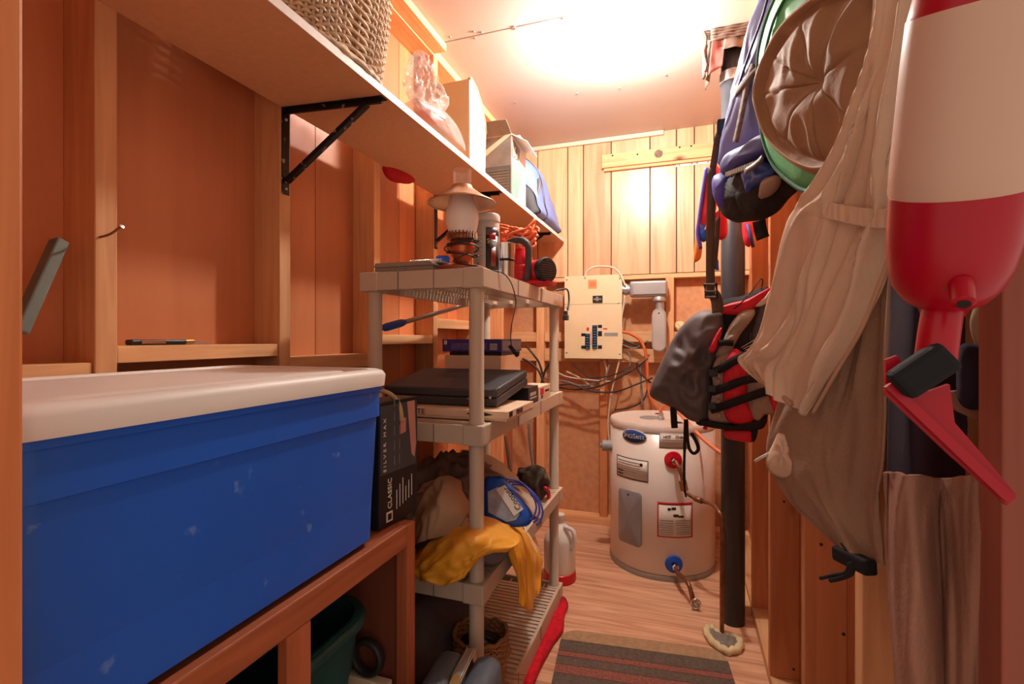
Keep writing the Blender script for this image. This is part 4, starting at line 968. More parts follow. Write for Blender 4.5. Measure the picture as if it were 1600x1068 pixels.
# white cable arching over the panel, grey conduit body
pts = P2D(((914, 434), (917, 424), (928, 417), (945, 416), (960, 419), (970, 430), (977, 446)), y=YE - .004)
solo('white_cable', MB().tube(pts, .006, 8, n=6), CABLE_WHITE, 'white cable arching over the top of the breaker panel', 'cable', pts[0], smooth=True)
pts = P2D(((976, 462), (974, 480), (971, 500), (972, 530), (966, 570), (955, 615), (950, 660), (952, 690)), y=YE + .02)
solo('pale_cable', MB().tube(pts, .005, 8, n=6), CABLE_WHITE, 'pale cable running from conduit down to the water heater', 'cable', pts[0], smooth=True)
t = thing('conduit_fitting', 'grey conduit elbow and junction body right of the breaker panel', 'conduit', at(1000, 450, y=3.13))
def c3(px, py, y=3.12): return at(px, py, y=y)
a, b_ = c3(984, 440), c3(1043, 463)
part('body', MB().box(a.x, b_.x, 3.085, 3.16, b_.z, a.z, .014, 3), STEEL, t, True, angle=50)
part('cover', MB().box(a.x + .02, b_.x - .008, 3.078, 3.088, b_.z + .012, a.z - .008, .004), STEEL, t)
part('connector', MB().tube([c3(970, 452), c3(988, 452)], .03, 16).lathe([(.036, 0), (.036, .014)], c3(977, 452), (1, 0, 0), 8), STEEL, t, True, angle=40)
part('hub', MB().lathe([(.034, 0), (.04, .004), (.04, .02), (.034, .03)], c3(1030, 471), seg=20), STEEL, t, True, angle=40)
part('pipe', MB().tube([c3(1031, 466), c3(1031, 492)], .027, 16), STEEL, t, True, angle=40)
a, b_ = c3(1019, 482), c3(1041, 549)
out = rrect(0, b_.x - a.x, 0, a.z - b_.z, 0, (b_.x - a.x) / 2 - .001, 8)
part('access_body', MB().prism([(a.x + q.x, 3.09, b_.z + q.y) for q in out], (0, .06, 0)), STEEL, t, label='long oval access body')
out = rrect(.007, b_.x - a.x - .007, .007, a.z - b_.z - .012, 0, (b_.x - a.x) / 2 - .009, 8)
part('access_cover', MB().prism([(a.x + q.x, 3.084, b_.z + q.y) for q in out], (0, .008, 0)), mat('cast_grey', S(190, 182, 176), .4, .3), t)
part('screw', MB().lathe([(.005, 0), (0, .004)], (b_.x / 2 + a.x / 2, 3.084, a.z - .03), (0, -1, 0), 8), INK, t)
# orange supply cable, cables below the panel
pts = P2D(((972, 518), (985, 521), (1000, 531), (1008, 548), (1011, 572), (1012, 596), (1016, 620), (1028, 642)), y=3.1)
solo('orange_cable', MB().tube(pts, .0095, 8, n=6), mat('dark_orange_cable', S(206, 104, 62), .5), 'thick orange cable looping down right of the breaker panel', 'cable', pts[0], smooth=True)
random.seed(3)
specs = [(((972, 530), (985, 536), (1000, 540), (1010, 536)), CABLE_BLACK, .006), (((972, 538), (990, 544), (1003, 538), (1012, 532)), CABLE_GREY, .005),
 (((850, 590), (885, 596), (905, 602), (925, 600), (945, 590), (952, 570)), CABLE_GREY, .006), (((852, 600), (880, 606), (910, 608), (945, 600), (985, 580), (1012, 560)), CABLE_BLACK, .005),
 (((850, 606), (890, 600), (920, 610), (960, 612), (1000, 598), (1020, 590)), CABLE_BLACK, .005), (((885, 580), (905, 590), (930, 606), (944, 600), (948, 580), (944, 562)), CABLE_WHITE, .0055),
 (((980, 548), (985, 560), (982, 575), (968, 582)), CABLE_GREY, .005), (((1000, 566), (1001, 590), (1003, 620), (1003, 634)), CABLE_GREY, .007),
 (((995, 566), (998, 580), (1010, 592), (1018, 598)), CABLE_BLACK, .005), (((895, 568), (908, 580), (925, 590), (960, 585), (985, 572)), CABLE_BLACK, .004),
 (((866, 545), (862, 562), (852, 578), (846, 598)), CABLE_BLACK, .008), (((862, 575), (885, 588), (930, 594), (960, 596)), CABLE_WHITE, .0045),
 (((960, 640), (985, 636), (1005, 625), (1012, 605)), CABLE_BLACK, .004)]
names = ['short black cable stub right of the panel', 'short grey cable stub beside the orange cable', 'grey cable sagging below the breaker panel', 'black cable stretching from shelving to the orange cable', 'lowest black cable sagging behind shelving', 'white cable looping under the breaker panel', 'grey cable hooking under the conduit body', 'grey vertical cable above the water heater', 'black cable stub under the wall blocking', 'thin black cable crossing under the panel', 'thick black cable dropping left of the panel', 'thin white cable running level under the panel', 'thin black cable drooping over the water heater']
for k, (pp, m_, r) in enumerate(specs):
    pts = P2D(pp, y=3.13 - .012 * (k % 5)); solo('wall_cable', MB().tube(pts, r, 7, n=6), m_, names[k], 'cable', pts[0], 'cables on the back wall', smooth=True)
# cables down the left corner, seen through the shelving
for k, (pp, yy, r, lab) in enumerate(((((822, 540), (832, 552), (842, 566), (848, 585)), 2.95, .007, 'upper black cable seen through the shelving above the card box'), (((816, 560), (828, 566), (842, 580), (850, 600)), 2.9, .007, 'lower black cable seen through the shelving above the card box'),
   (((704, 480), (704, 500), (703, 530), (700, 552)), 2.5, .008, 'black cable hanging behind the blue-gripped pole'), (((826, 660), (828, 690), (832, 720), (836, 740)), 2.8, .009, 'grey cable hanging behind the middle shelf'), (((790, 680), (794, 710), (798, 740)), 2.7, .01, 'brown cable hanging behind the carrier bag'))):
    pts = P2D(pp, y=yy); solo('wall_cable', MB().tube(pts, r, 7, n=6), (CABLE_BLACK, CABLE_BLACK, CABLE_BLACK, CABLE_GREY, STRAP_BROWN)[k], lab, 'cable', pts[0], 'cables on the back wall', smooth=True)
# board and metal strip across the panelling
a, b_ = at(940, 262, y=YB - .04), at(1112, 241, y=YB - .04)
zt_, zb_ = at(1030, 231, y=YB - .04).z, at(1030, 252, y=YB - .04).z
t = thing('coat_rail', 'pine board with knot nailed across the back wall panelling', 'board', (a.x, YB, zb_))
part('board', MB().box(a.x, .30, YB - .035, YB - .001, zb_, zt_, .002), STUD_X, t)
part('lower_batten', MB().box(a.x + .012, .30, YB - .022, YB - .001, zb_ - .018, zb_ - .001, .001), STUD_X, t)
p = at(1029, 240, y=YB - .036); part('knot', MB().lathe([(.026, 0), (.024, .002), (.012, .002), (.0, .0005)], (p.x, YB - .0345, p.z), (0, -1, 0), 16), mat('knot_brown', S(110, 84, 66), .6, var=.4, scale=60), t)
for px, py in ((957, 243), (996, 241), (1062, 230), (1080, 228)):
    p = at(px, py, y=YB - .036); part('nail_head', MB().lathe([(.006, 0), (.005, .004)], (p.x, YB - .034, p.z), (0, -1, 0), 8), INK, t)
a, b_ = at(1056, 259, y=YB), at(1112, 253, y=YB)
t = thing('mending_plate', 'pale perforated metal strip screwed below the pine board', 'metal strip', (a.x, YB, a.z))
part('plate', MB().box(a.x, b_.x, YB - .004, YB - .0005, a.z - .008, a.z + .010, .001), WHITE_LID, t)
for f in (.1, .45, .6, .9): part('screw', MB().lathe([(.004, 0), (0, .003)], (a.x + (b_.x - a.x) * f, YB - .004, a.z + .001), (0, -1, 0), 8), INK, t)

# ------------------------------------------------------------------ water heater
hc = V((-.105, 2.806, 0)); HR = .272; HT_ = .765
t = thing('water_heater', 'short white cylindrical water heater standing on the plywood floor', 'water heater', hc)
part('base_ring', MB().lathe([(HR - .012, 0), (HR + .001, 0), (HR + .003, .02), (HR - .004, .032)], hc, seg=72), GREY_PLASTIC, t, True, angle=50, label='grey base ring')
part('tank', MB().lathe([(HR - .01, .028), (HR, .032), (HR, HT_ - .03)], hc, seg=72), TANK, t, True)
part('top_cap', MB().lathe([(HR + .0005, HT_ - .036), (HR + .0015, HT_ - .032), (HR + .0015, HT_ - .01), (HR - .004, HT_), (HR - .03, HT_ - .006), (0, HT_ - .006)], hc, seg=72), TANK, t, True, angle=40)
part('cap_seam', MB().tube([hc + V((HR * math.cos(k * math.pi / 48), HR * math.sin(k * math.pi / 48), HT_ - .038)) for k in range(96)], .002, 5, True), GREY_PLASTIC, t, True)
def on_tank(px, py):
    u = (px - 800) / FPX; v = (HZ - py) / FPX; d = V((u * cs - sn, u * sn + cs, v)); o = V((0, 0, CH)) - hc
    A_ = d.x ** 2 + d.y ** 2; B_ = 2 * (o.x * d.x + o.y * d.y); C_ = o.x ** 2 + o.y ** 2 - HR ** 2
    q = B_ * B_ - 4 * A_ * C_; s_ = (-B_ - math.sqrt(max(q, 0))) / (2 * A_); p = V((0, 0, CH)) + d * s_
    return math.atan2(p.y - hc.y, p.x - hc.x), p.z
def tank_plate(px0, py0, px1, py1, m, name, r=.0012, **k):
    pm = (px0 + px1) / 2; a0, a1 = on_tank(px0, py0)[0], on_tank(px1, py1)[0]; z0_, z1_ = on_tank(pm, py0)[1], on_tank(pm, py1)[1]
    return wrap(hc, HR + r, min(a0, a1), max(a0, a1), min(z0_, z1_), max(z0_, z1_), m, name, t, 14, **k)
def tank_text(s, px, py, size, m, gap=.66):
    a, z = on_tank(px, py)
    for ch in s:
        if ch != ' ': text(ch, size, hc + V(((HR + .0022) * math.cos(a), (HR + .0022) * math.sin(a), z)), (-math.sin(a), math.cos(a), 0), (0, 0, 1), m, t, .0004, name='letter')
        a += size * (.36 if ch in 'il' else gap) / HR
def tank_oval(px, py, rw, rh, m, name, r=.0014):
    a, z = on_tank(px, py); G = []
    for q in (0, .5, 1):
        G.append([hc + V(((HR + r) * math.cos(a + q * rw * math.cos(b) / HR), (HR + r) * math.sin(a + q * rw * math.cos(b) / HR), z + q * rh * math.sin(b))) for b in [2 * math.pi * i / 40 for i in range(40)]])
    return part(name, MB().grid(G, True), m, t, True, solid=.0008)
tank_oval(990, 681, .071, .035, LABEL_PAPER, 'badge_rim'); tank_oval(990, 681, .067, .032, LABEL_BLUE, 'badge', .002)
ab, zb = on_tank(990, 681)
for q, ch in enumerate('SPACESAVER'):
    a, z = ab + (-.060 + .0121 * q) / HR, zb - .011; sz = .036 if q in (0, 5) else .028
    text(ch, sz, hc + V(((HR + .0032) * math.cos(a), (HR + .0032) * math.sin(a), z - .0)), (-math.sin(a), math.cos(a), 0), (0, 0, 1), INK_WHITE, t, .0004, name='letter', sx=.66)
tank_plate(964, 716, 1013, 749, INK, 'rating_plate_border', .0008); tank_plate(965, 717.5, 1012, 747.5, LABEL_PAPER, 'rating_plate')
gl = mat('print_line_grey', S(140, 130, 124), .5, bump=0)
for k in range(6): tank_plate(967, 720.5 + 4 * k, 1000 if k < 3 else 1008, 721.5 + 4 * k, gl, 'print_line', .0018)
for k in range(2): tank_plate(966, 732 + 5 * k, 974, 734 + 5 * k, INK, 'print_mark', .002)
tank_oval(1002, 726, .008, .008, INK, 'print_mark', .002)
tank_plate(1030, 676, 1075, 700, GREY_PAINT, 'notice_border', .0008); tank_plate(1031, 677, 1074, 699, LABEL_PAPER, 'notice_label'); tank_text('HOT', 1036, 684, .020, INK); tank_text('CHAU', 1055, 684.5, .020, INK)
for k in range(3): tank_plate(1034, 687 + 4 * k, 1070, 687.8 + 4 * k, gl, 'print_line', .0018)
tank_plate(1027, 785, 1082, 840, LABEL_RED, 'warning_border', .0008); tank_plate(1029, 788, 1080, 838, LABEL_PAPER, 'warning_label')
tank_plate(1029, 785, 1080, 789, LABEL_RED, 'warning_band', .0016)
tank_plate(1043, 793, 1048, 797, INK, 'print_mark', .0019); tank_plate(1049, 792, 1056, 796, INK, 'print_mark', .0019); tank_plate(1052, 803, 1060, 807, INK, 'print_mark', .0019); tank_plate(1060, 805, 1068, 808, INK, 'print_mark', .0019)
for k in range(7):
    tank_plate(1031, 812 + 3.6 * k, 1052, 813.4 + 3.6 * k, gl, 'print_line', .0018); tank_plate(1056, 812 + 3.6 * k, 1078, 813.4 + 3.6 * k, gl, 'print_line', .0018)
# access door (rounded grey plate)
a0, zt_ = on_tank(969, 764); a1, zb_ = on_tank(1003, 851)
zt_ = on_tank(986, 766)[1]; zb_ = on_tank(986, 850)[1]
def tank_pad(a0, a1, z0, z1, m, name, h, rad=.02, **k):
    P = rrect(a0 * HR, a1 * HR, z0, z1, 0, rad, 6); G = []
    for f, hh in ((1, 0), (1, h * .7), (.93, h), (0, h)):
        cxm, czm = (a0 + a1) / 2 * HR, (z0 + z1) / 2
        row = []
        for p in P:
            a = (cxm + (p.x - cxm) * f) / HR; z = czm + (p.y - czm) * f; row.append(hc + V(((HR + hh) * math.cos(a), (HR + hh) * math.sin(a), z)))
        G.append(row)
    return part(name, MB().grid(G, True), m, t, True, angle=35, **k)
tank_pad(a0, a1, zb_, zt_, GREY_PAINT, 'access_door', .014, label='grey access door')
part('door_screw', MB().lathe([(.006, 0), (0, .004)], hc + V(((HR + .014) * math.cos((a0 + a1) / 2), (HR + .014) * math.sin((a0 + a1) / 2), zt_ - .02)), (math.cos((a0 + a1) / 2), math.sin((a0 + a1) / 2), 0), 8), INK, t)
def fitting(px, py, m, name, lab, R_=.04):
    a, z = on_tank(px, py); n = V((math.cos(a), math.sin(a), 0)); o = hc + n * HR + V((0, 0, z))
    f = part(name, MB().lathe([(R_ + .003, -.004), (R_ + .002, .003), (R_, .006), (.014, .010), (.013, .0)], o, n, 30), m, t, True, angle=40, label=lab)
    part('nipple', MB().lathe([(.012, .005), (.012, .025), (.017, .026), (.017, .036), (.012, .038)], o, n, 6), CHROME, f)
    return o + n * .03, n
oh, nh = fitting(1052, 718, RED_PLASTIC, 'hot_collar', 'red hot water collar')
oc, nc = fitting(1053, 881, BLUE_BRIGHT, 'cold_collar', 'blue cold water collar')
a, z = on_tank(955, 696); n = V((math.cos(a), math.sin(a), 0)); o = hc + n * (HR - .01) + V((0, 0, z))
part('relief_knob', MB().lathe([(.03, 0), (.03, .055), (.026, .058), (.014, .058), (.012, .07), (0, .07)], o, (-1, -.1, 0), 24), GREY_PAINT, t, True, angle=40)
part('top_plate', MB().lathe([(.055, 0), (.055, .003), (.05, .005), (0, .005)], hc + V((-.06, .0, HT_ - .006)), seg=24), GREY_PAINT, t, True, angle=40)
part('vent_hole', MB().lathe([(.022, 0), (.022, .002), (0, .002)], hc + V((-.02, .17, HT_ - .006)), seg=16), INK, t)
part('vent_hole', MB().lathe([(.03, 0), (.03, .002), (0, .002)], hc + V((.08, -.11, HT_ - .006)), seg=16), INK, t)
# copper lines
pts = [hc + V((-.0, -.04, HT_ - .008)), hc + V((-.0, -.045, HT_ + .045)), hc + V((.03, -.07, HT_ + .075)), hc + V((.09, -.12, HT_ + .05)), hc + V((.16, -.2, HT_ - .02)), hc + V((.23, -.27, HT_ - .075)), hc + V((.29, -.34, HT_ - .105)), hc + V((.35, -.40, HT_ - .115))]
t2 = thing('orange_feed_line', 'orange armoured feed line curving off the top of the water heater', 'cable', pts[0])
part('line', MB().tube(pts, .0095, 10, n=6), ORANGE_CORD, t2, True); part('gland', MB().lathe([(.018, 0), (.018, .014), (.013, .018), (.013, .036)], hc + V((-.0, -.04, HT_ - .005)), seg=6), STEEL, t2)
dn = at(1128, 988, z=.02)
pts = [oh, oh + nh * .03, oh + nh * .05 + V((.012, 0, -.03)), oh + nh * .055 + V((.022, -.0, -.075)), oh + nh * .06 + V((.03, 0, -.12)), at(1085, 778, y=oh.y - .10), at(1098, 783, y=2.40), at(1112, 787, y=2.28), at(1122, 797, y=2.16), V((dn.x, dn.y, .55)), V((dn.x, dn.y, .3)), V((dn.x, dn.y, .0))]
pts[9] = V((dn.x, dn.y, at(1122, 815, y=dn.y).z))
t2 = thing('copper_pipe', 'tarnished copper water pipe from red collar down to the floor', 'pipe', (dn.x, dn.y, 0))
part('pipe', MB().tube(pts, .0085, 10, n=6), COPPER_OLD, t2, True)
p = pts[4]; part('coupling', MB().beam(pts[3], pts[4], .026, .026), BRASS, t2)
part('elbow', MB().tube([pts[5], pts[6]], .0125, 10), COPPER_OLD, t2, True)
# drain valve on the cold side
v1 = at(1085, 932, z=.12); 
pts = [oc, oc + nc * .04 + V((0, 0, -.01)), at(1070, 905, y=2.40), at(1077, 915, y=2.36), at(1083, 938, y=2.34), at(1087, 962, y=2.33)]
t2 = thing('drain_valve', 'brass drain valve with round handle below the blue collar', 'valve', (pts[-1].x, pts[-1].y, 0))
part('pipe', MB().tube(pts, [.009, .011, .009, .01, .011, .011], 10, n=5), COPPER_OLD, t2, True)
p = at(1087, 943, y=2.31); hw = MB(); hw.tube([p + V((.02 * math.cos(k * .3), 0, .02 * math.sin(k * .3))) for k in range(21)], .004, 6, True)
for k in range(3): a = k * math.pi / 3; hw.tube([p + V((.02 * math.cos(a), 0, .02 * math.sin(a))), p - V((.02 * math.cos(a), 0, .02 * math.sin(a)))], .0035, 6)
part('hand_wheel', hw, CHROME, t2, True); part('stem', MB().tube([p, p + V((0, .03, 0))], .005, 8), BRASS, t2)
pe = pts[-1]; part('outlet', MB().lathe([(.016, 0), (.016, max(.02, pe.z - .002)), (.012, pe.z)], (pe.x, pe.y, 0), seg=14), STEEL, t2, True, angle=40)
# black drain stack, tin flashing, foam collar
pc = V((.205, 2.275, 0))
t2 = thing('drain_stack', 'black plastic drain stack pipe rising from floor to ceiling', 'pipe', pc)
part('pipe', MB().tube([pc, pc + V((0, 0, 1.2)), pc + V((0.0, 0, ZC - .001))], .047, 28), PIPE_BLACK, t2, True)
part('coupling', MB().lathe([(.046, .0), (.052, .003), (.052, .045), (.046, .05)], pc + V((0, 0, 2.27)), seg=28), GREY_PAINT, t2, True, angle=40, label='grey metal sleeve')
a, b_ = at(1100, 122, z=ZC - .20), at(1185, 70, z=ZC)
fx0, fx1, fy0, fy1 = pc.x - .10, pc.x + .08, pc.y - .065, pc.y + .085
t2 = thing('tin_flashing', 'crumpled weathered tin box boxing in the drain stack at ceiling', 'flashing', (pc.x, pc.y, ZC - .16))
def crump(P, n, m, nm, lab=None):
    G = [[V(P[0]).lerp(V(P[1]), i / 14).lerp(V(P[3]).lerp(V(P[2]), i / 14), j / 10) for i in range(15)] for j in range(11)]
    G = [[p + V(n) * .016 * noise.noise(p * 22) for p in r] for r in G]
    part(nm, MB().grid(G), m, t2, True, solid=.002, label=lab)
zl = ZC - .19
crump([(fx0, fy0, zl), (pc.x - .045, fy0 - .01, zl + .03), (pc.x - .03, fy0, ZC - .005), (fx0 + .02, fy0, ZC - .005)], (0, -1, 0), RED_LEAD, 'front_sheet', 'dull red painted face')
crump([(pc.x - .045, fy0 - .01, zl + .10), (fx1, fy0, zl + .09), (fx1, fy0, ZC - .004), (pc.x - .03, fy0 - .005, ZC - .004)], (0, -1, 0), RUST_TIN, 'front_sheet')
crump([(fx0, fy1, zl + .01), (fx0, fy0, zl), (fx0 + .02, fy0, ZC - .005), (fx0 + .01, fy1, ZC - .005)], (-1, 0, 0), RUST_TIN, 'side_sheet')
b = MB()
for k in range(5): b.tube([V((fx0 - .012 + .006 * math.sin(q * 1.7 + k), fy0 + .015 * k, zl + .02 + (.168) * q / 6)) for q in range(7)], .006, 6)
part('folded_edge', b, RUST_TIN, t2, True, kind='stuff')
b = MB()
for k in range(4): b.tube([V((fx0 + .01 + .17 * q / 8, fy0 - .006 - .004 * math.sin(q * 2.1 + k), ZC - .008 - .012 * k)) for q in range(9)], .007, 6)
part('folded_edge', b, RUST_TIN, t2, True, kind='stuff')
pf = at(1138, 1003, z=.01)
ring = [at(px, py, z=.012) for px, py in ((1110, 980), (1122, 990), (1140, 992), (1155, 1000), (1154, 1012), (1138, 1017), (1120, 1008), (1108, 995), (1104, 985))]
t2 = thing('foam_collar', 'ring of cream expanding foam around copper pipe at the floor', 'foam', (pf.x, pf.y, 0))
part('ring', MB().tube([p + V((0, 0, .004 * math.sin(i * 1.7))) for i, p in enumerate(cr(ring, 5, True))], [.011 + .005 * abs(math.sin(k * 1.3)) for k in range(45)], 8, True), FOAM, t2, True)
part('plug', MB().puff(ring, (0, 0, 1), .014, .011, 5, 4, .008, 60), mat('grey_mortar', S(128, 120, 112), .9, var=.3, scale=60, bump=.6, bscale=150), t2, True, label='grey mortar plug')

# ------------------------------------------------------------------ things hung along the right wall
# life vest on a wire hanger, facing the doorway
YV = 1.80
vn = V((-.12, -1, 0)).normalized(); vc = at(1120, 560, y=YV)
def vp(px, py, off=0.0): return onp(px, py, vc, vn, off)
def vpuff(pts, T, Tb, m, name, par, off=0.0, amp=0.0, fs=14, K=8, c=None, **k):
    return part(name, MB().puff([vp(x, y, off) for x, y in pts], vn, T, Tb, K, 5, amp, fs, c=vp(*c, off) if c else None), m, par, True, **k)
t = thing('life_vest', 'red, taupe and charcoal life vest with black belts hanging on a wire hanger', 'life vest', vp(1150, 600))
vpuff(((1128, 470), (1160, 462), (1205, 450), (1212, 520), (1206, 590), (1198, 655), (1180, 668), (1120, 664), (1085, 655), (1100, 560), (1112, 500)), .015, .09, BLACK_CLOTH, 'inner_body', t, -.02, label='black inner body')
vpuff(((1112, 484), (1090, 488), (1068, 506), (1048, 535), (1032, 568), (1018, 600), (1016, 618), (1035, 630), (1056, 640), (1080, 657), (1104, 655), (1114, 620), (1112, 580), (1124, 548), (1132, 512), (1128, 490)), .055, .04, GREY_CLOTH, 'side_panel', t, .0, .032, 12, 16, (1075, 580), label='charcoal side panel')
vpuff(((1120, 482), (1140, 474), (1170, 466), (1205, 448), (1207, 456), (1185, 480), (1160, 492), (1130, 490)), .018, .02, RED_CLOTH, 'shoulder_pad', t, .02, label='red shoulder pad')
vpuff(((1160, 486), (1182, 484), (1176, 500), (1160, 520), (1148, 540), (1142, 552), (1122, 560), (1118, 552), (1130, 530), (1142, 505)), .022, .02, TAUPE_CLOTH, 'shoulder_strap', t, .035, .006, 30, label='taupe shoulder strap')
vpuff(((1128, 512), (1120, 520), (1108, 545), (1112, 552), (1122, 540)), .012, .01, RED_CLOTH, 'red_insert', t, .055)
vpuff(((1122, 556), (1145, 546), (1160, 550), (1148, 562), (1134, 580), (1130, 620), (1134, 650), (1142, 662), (1112, 660), (1106, 645), (1114, 610), (1112, 580)), .02, .02, TAUPE_CLOTH, 'front_panel', t, .045, .006, 26, label='taupe front panel')
vpuff(((1140, 552), (1150, 544), (1162, 556), (1168, 580), (1167, 605), (1171, 635), (1178, 655), (1160, 663), (1142, 660), (1132, 648), (1128, 610), (1130, 575)), .026, .03, RED_CLOTH, 'front_panel', t, .06, .006, 26, c=(1150, 612), label='red front panel')
vpuff(((1166, 575), (1182, 580), (1196, 600), (1204, 625), (1210, 645), (1195, 648), (1185, 657), (1172, 650), (1166, 620)), .02, .03, TAUPE_CLOTH, 'front_panel', t, .055, .008, 30, label='taupe front panel')
vpuff(((1198, 606), (1210, 612), (1220, 632), (1216, 648), (1209, 646), (1202, 624)), .012, .02, RED_CLOTH, 'red_insert', t, .05)
vpuff(((1146, 540), (1158, 515), (1170, 492), (1186, 478), (1178, 505), (1170, 530), (1172, 552), (1156, 552)), .018, .02, BLACK_MESH, 'collar', t, .03, label='black pile collar')
vpuff(((1182, 482), (1203, 462), (1204, 500), (1202, 545), (1186, 556), (1174, 550), (1172, 526)), .012, .02, GREY_CLOTH, 'back_lining', t, .012, .006, 26, label='charcoal back lining')
vpuff(((1180, 478), (1196, 462), (1205, 452), (1206, 466), (1190, 478)), .01, .01, LABEL_PAPER, 'neck_label', t, .03, label='pale neck edge')
vpuff(((1098, 655), (1120, 661), (1150, 664), (1180, 658), (1198, 652), (1196, 664), (1186, 671), (1150, 672), (1112, 668), (1092, 662)), .03, .03, BLACK_CLOTH, 'hem', t, .035, label='black hem band')
vpuff(((1133, 671), (1172, 671), (1176, 686), (1172, 691), (1150, 688), (1134, 683)), .014, .02, RED_CLOTH, 'lower_flap', t, .03, label='red lower flap')
vpuff(((1174, 670), (1184, 668), (1182, 684), (1176, 690)), .014, .02, BLACK_CLOTH, 'lower_flap', t, .03)
def band(pts, w, off, m, name, par, th=.0035):
    P = [vp(x, y, o_) for x, y, o_ in pts]; P = cr(P, 5); b = MB(); rows_ = []
    for i, p in enumerate(P):
        d = (P[min(i + 1, len(P) - 1)] - P[max(i - 1, 0)]).normalized(); s_ = vn.cross(d).normalized() * w / 2
        rows_.append([p - s_ + vn * off, p + s_ + vn * off])
    return part(name, b.grid(rows_), m, par, True, solid=th)
band(((1116, 580, .06), (1130, 574, .078), (1148, 563, .088), (1172, 552, .07)), .026, .004, BLACK_CLOTH, 'belt', t)
band(((1112, 612, .06), (1130, 606, .084), (1150, 598, .096), (1170, 592, .09), (1186, 590, .078)), .026, .004, BLACK_CLOTH, 'belt', t)
band(((1110, 640, .06), (1130, 634, .084), (1155, 625, .096), (1180, 616, .09), (1198, 611, .084), (1212, 614, .07)), .026, .004, BLACK_CLOTH, 'belt', t)
band(((1122, 536, .06), (1135, 535, .07), (1146, 536, .066)), .02, .004, BLACK_CLOTH, 'belt', t)
for px, py in ((1114, 583), (1112, 607), (1112, 634)):
    p = vp(px, py, .075); part('buckle', MB().obox(p, V((.014, 0, 0)), V((0, .006, 0)), V((0, 0, .011)), .003), BLACK_PLASTIC, t)
b = MB()
for k in range(9):
    p = vp(1123 - (k % 2), 565 + 10.5 * k, .07); b.obox(p, V((.005, 0, 0)), V((0, .003, 0)), V((0, 0, .008)), .001)
part('lacing', b, TAUPE_CLOTH, t, kind='stuff')
for k in range(5): band(((1158 + 3 * k, 543 + 2.0 * k, .05), (1180 + 1 * k, 530 + 5 * k, .038)), .0022, .002, LABEL_PAPER, 'print_line', t, .001)
part('hanging_strap', MB().tube([vp(1052, 636, .0), vp(1053, 655, .01), vp(1054, 668, .01)], .011, 8), BLACK_CLOTH, t)
part('hanging_strap', MB().tube([vp(x, y, .01) for x, y in ((1073, 655), (1074, 680), (1077, 700), (1084, 708), (1091, 702), (1088, 690), (1080, 676))], .006, 6, n=5), BLACK_CLOTH, t, True)
part('hanging_strap', MB().tube([vp(x, y, .012) for x, y in ((1071, 655), (1070, 690), (1069, 735), (1070, 765), (1072, 776))], [.006, .005, .0035], 6, n=5), BLACK_CLOTH, t, True)
part('tie_end', MB().tube([vp(1104, 662), vp(1101, 670)], .007, 6), RED_CLOTH, t)
hg = thing('wire_hanger', 'thin wire coat hanger holding the red and charcoal life vest', 'hanger', vp(1188, 436))
part('wire', MB().tube([vp(x, y, o_) for x, y, o_ in ((1130, 492, .0), (1150, 480, .04), (1172, 458, .05), (1188, 436, .03), (1192, 440, .0), (1190, 452, -.02), (1200, 462, -.03), (1206, 480, -.03))], .0018, 6, n=4), BLACK_METAL, hg, True)

# red and blue swim vest behind the strap, left of the pipe
sn_, sc_ = V((-.2, -1, 0)).normalized(), at(1108, 320, y=2.06)
def sp(px, py, o_=0): return onp(px, py, sc_, sn_, o_)
t = thing('swim_vest', 'small red child swim vest with blue and orange edges hanging beside the drain stack', 'life vest', sp(1108, 320))
def spuff(pts, T, m, name, o_=0, **k): return part(name, MB().puff([sp(x, y, o_) for x, y in pts], sn_, T, .02, 6, 5, .003, 20), m, t, True, **k)
spuff(((1106, 262), (1120, 258), (1126, 275), (1122, 310), (1116, 340), (1108, 372), (1096, 362), (1094, 345), (1100, 300)), .02, RED_CLOTH, 'panel')
spuff(((1116, 335), (1134, 330), (1136, 368), (1120, 372)), .018, RED_CLOTH, 'panel', -.01)
part('edging', MB().tube([sp(x, y, .012) for x, y in ((1104, 262), (1098, 300), (1092, 345), (1090, 365), (1095, 388))], .007, 7, n=5), mat('violet_edging', S(96, 84, 190), .6), t, True, label='violet edging')
part('edging', MB().tube([sp(x, y, .014) for x, y in ((1122, 275), (1117, 310), (1108, 345), (1100, 362))], .005, 7, n=5), mat('orange_edging', S(236, 140, 60), .6), t, True, label='orange edging')
spuff(((1096, 350), (1106, 355), (1106, 372), (1098, 378), (1092, 366)), .01, BLUE_BRIGHT, 'buckle_tab', .01, label='bright blue tab')
spuff(((1088, 362), (1096, 372), (1096, 400), (1088, 409), (1084, 404)), .008, bpy.data.materials['orange_edging'], 'tail', label='orange tail')
part('tag', MB().puff([sp(x, y, .022) for x, y in ((1108, 262), (1116, 262), (1114, 275), (1107, 276))], sn_, .003, .002, 4, 4), mat('violet_tag', S(130, 110, 180), .6), t, True)
spuff(((1160, 345), (1174, 345), (1178, 365), (1172, 385), (1162, 378)), .012, RED_CLOTH, 'panel', -.12)
part('edging', MB().tube([sp(x, y, -.1) for x, y in ((1168, 350), (1173, 368), (1177, 386))], .007, 7), NAVY_CLOTH, t, True)
part('drawcord', MB().tube([sp(x, y, .03) for x, y in ((1122, 300), (1124, 340), (1120, 372), (1118, 392), (1122, 410))], .003, 6, n=5), CABLE_BLACK, t, True)
part('cord_lock', MB().tube([sp(1120, 408, .03), sp(1121, 422, .03)], .006, 8), BLUE_BRIGHT, t)

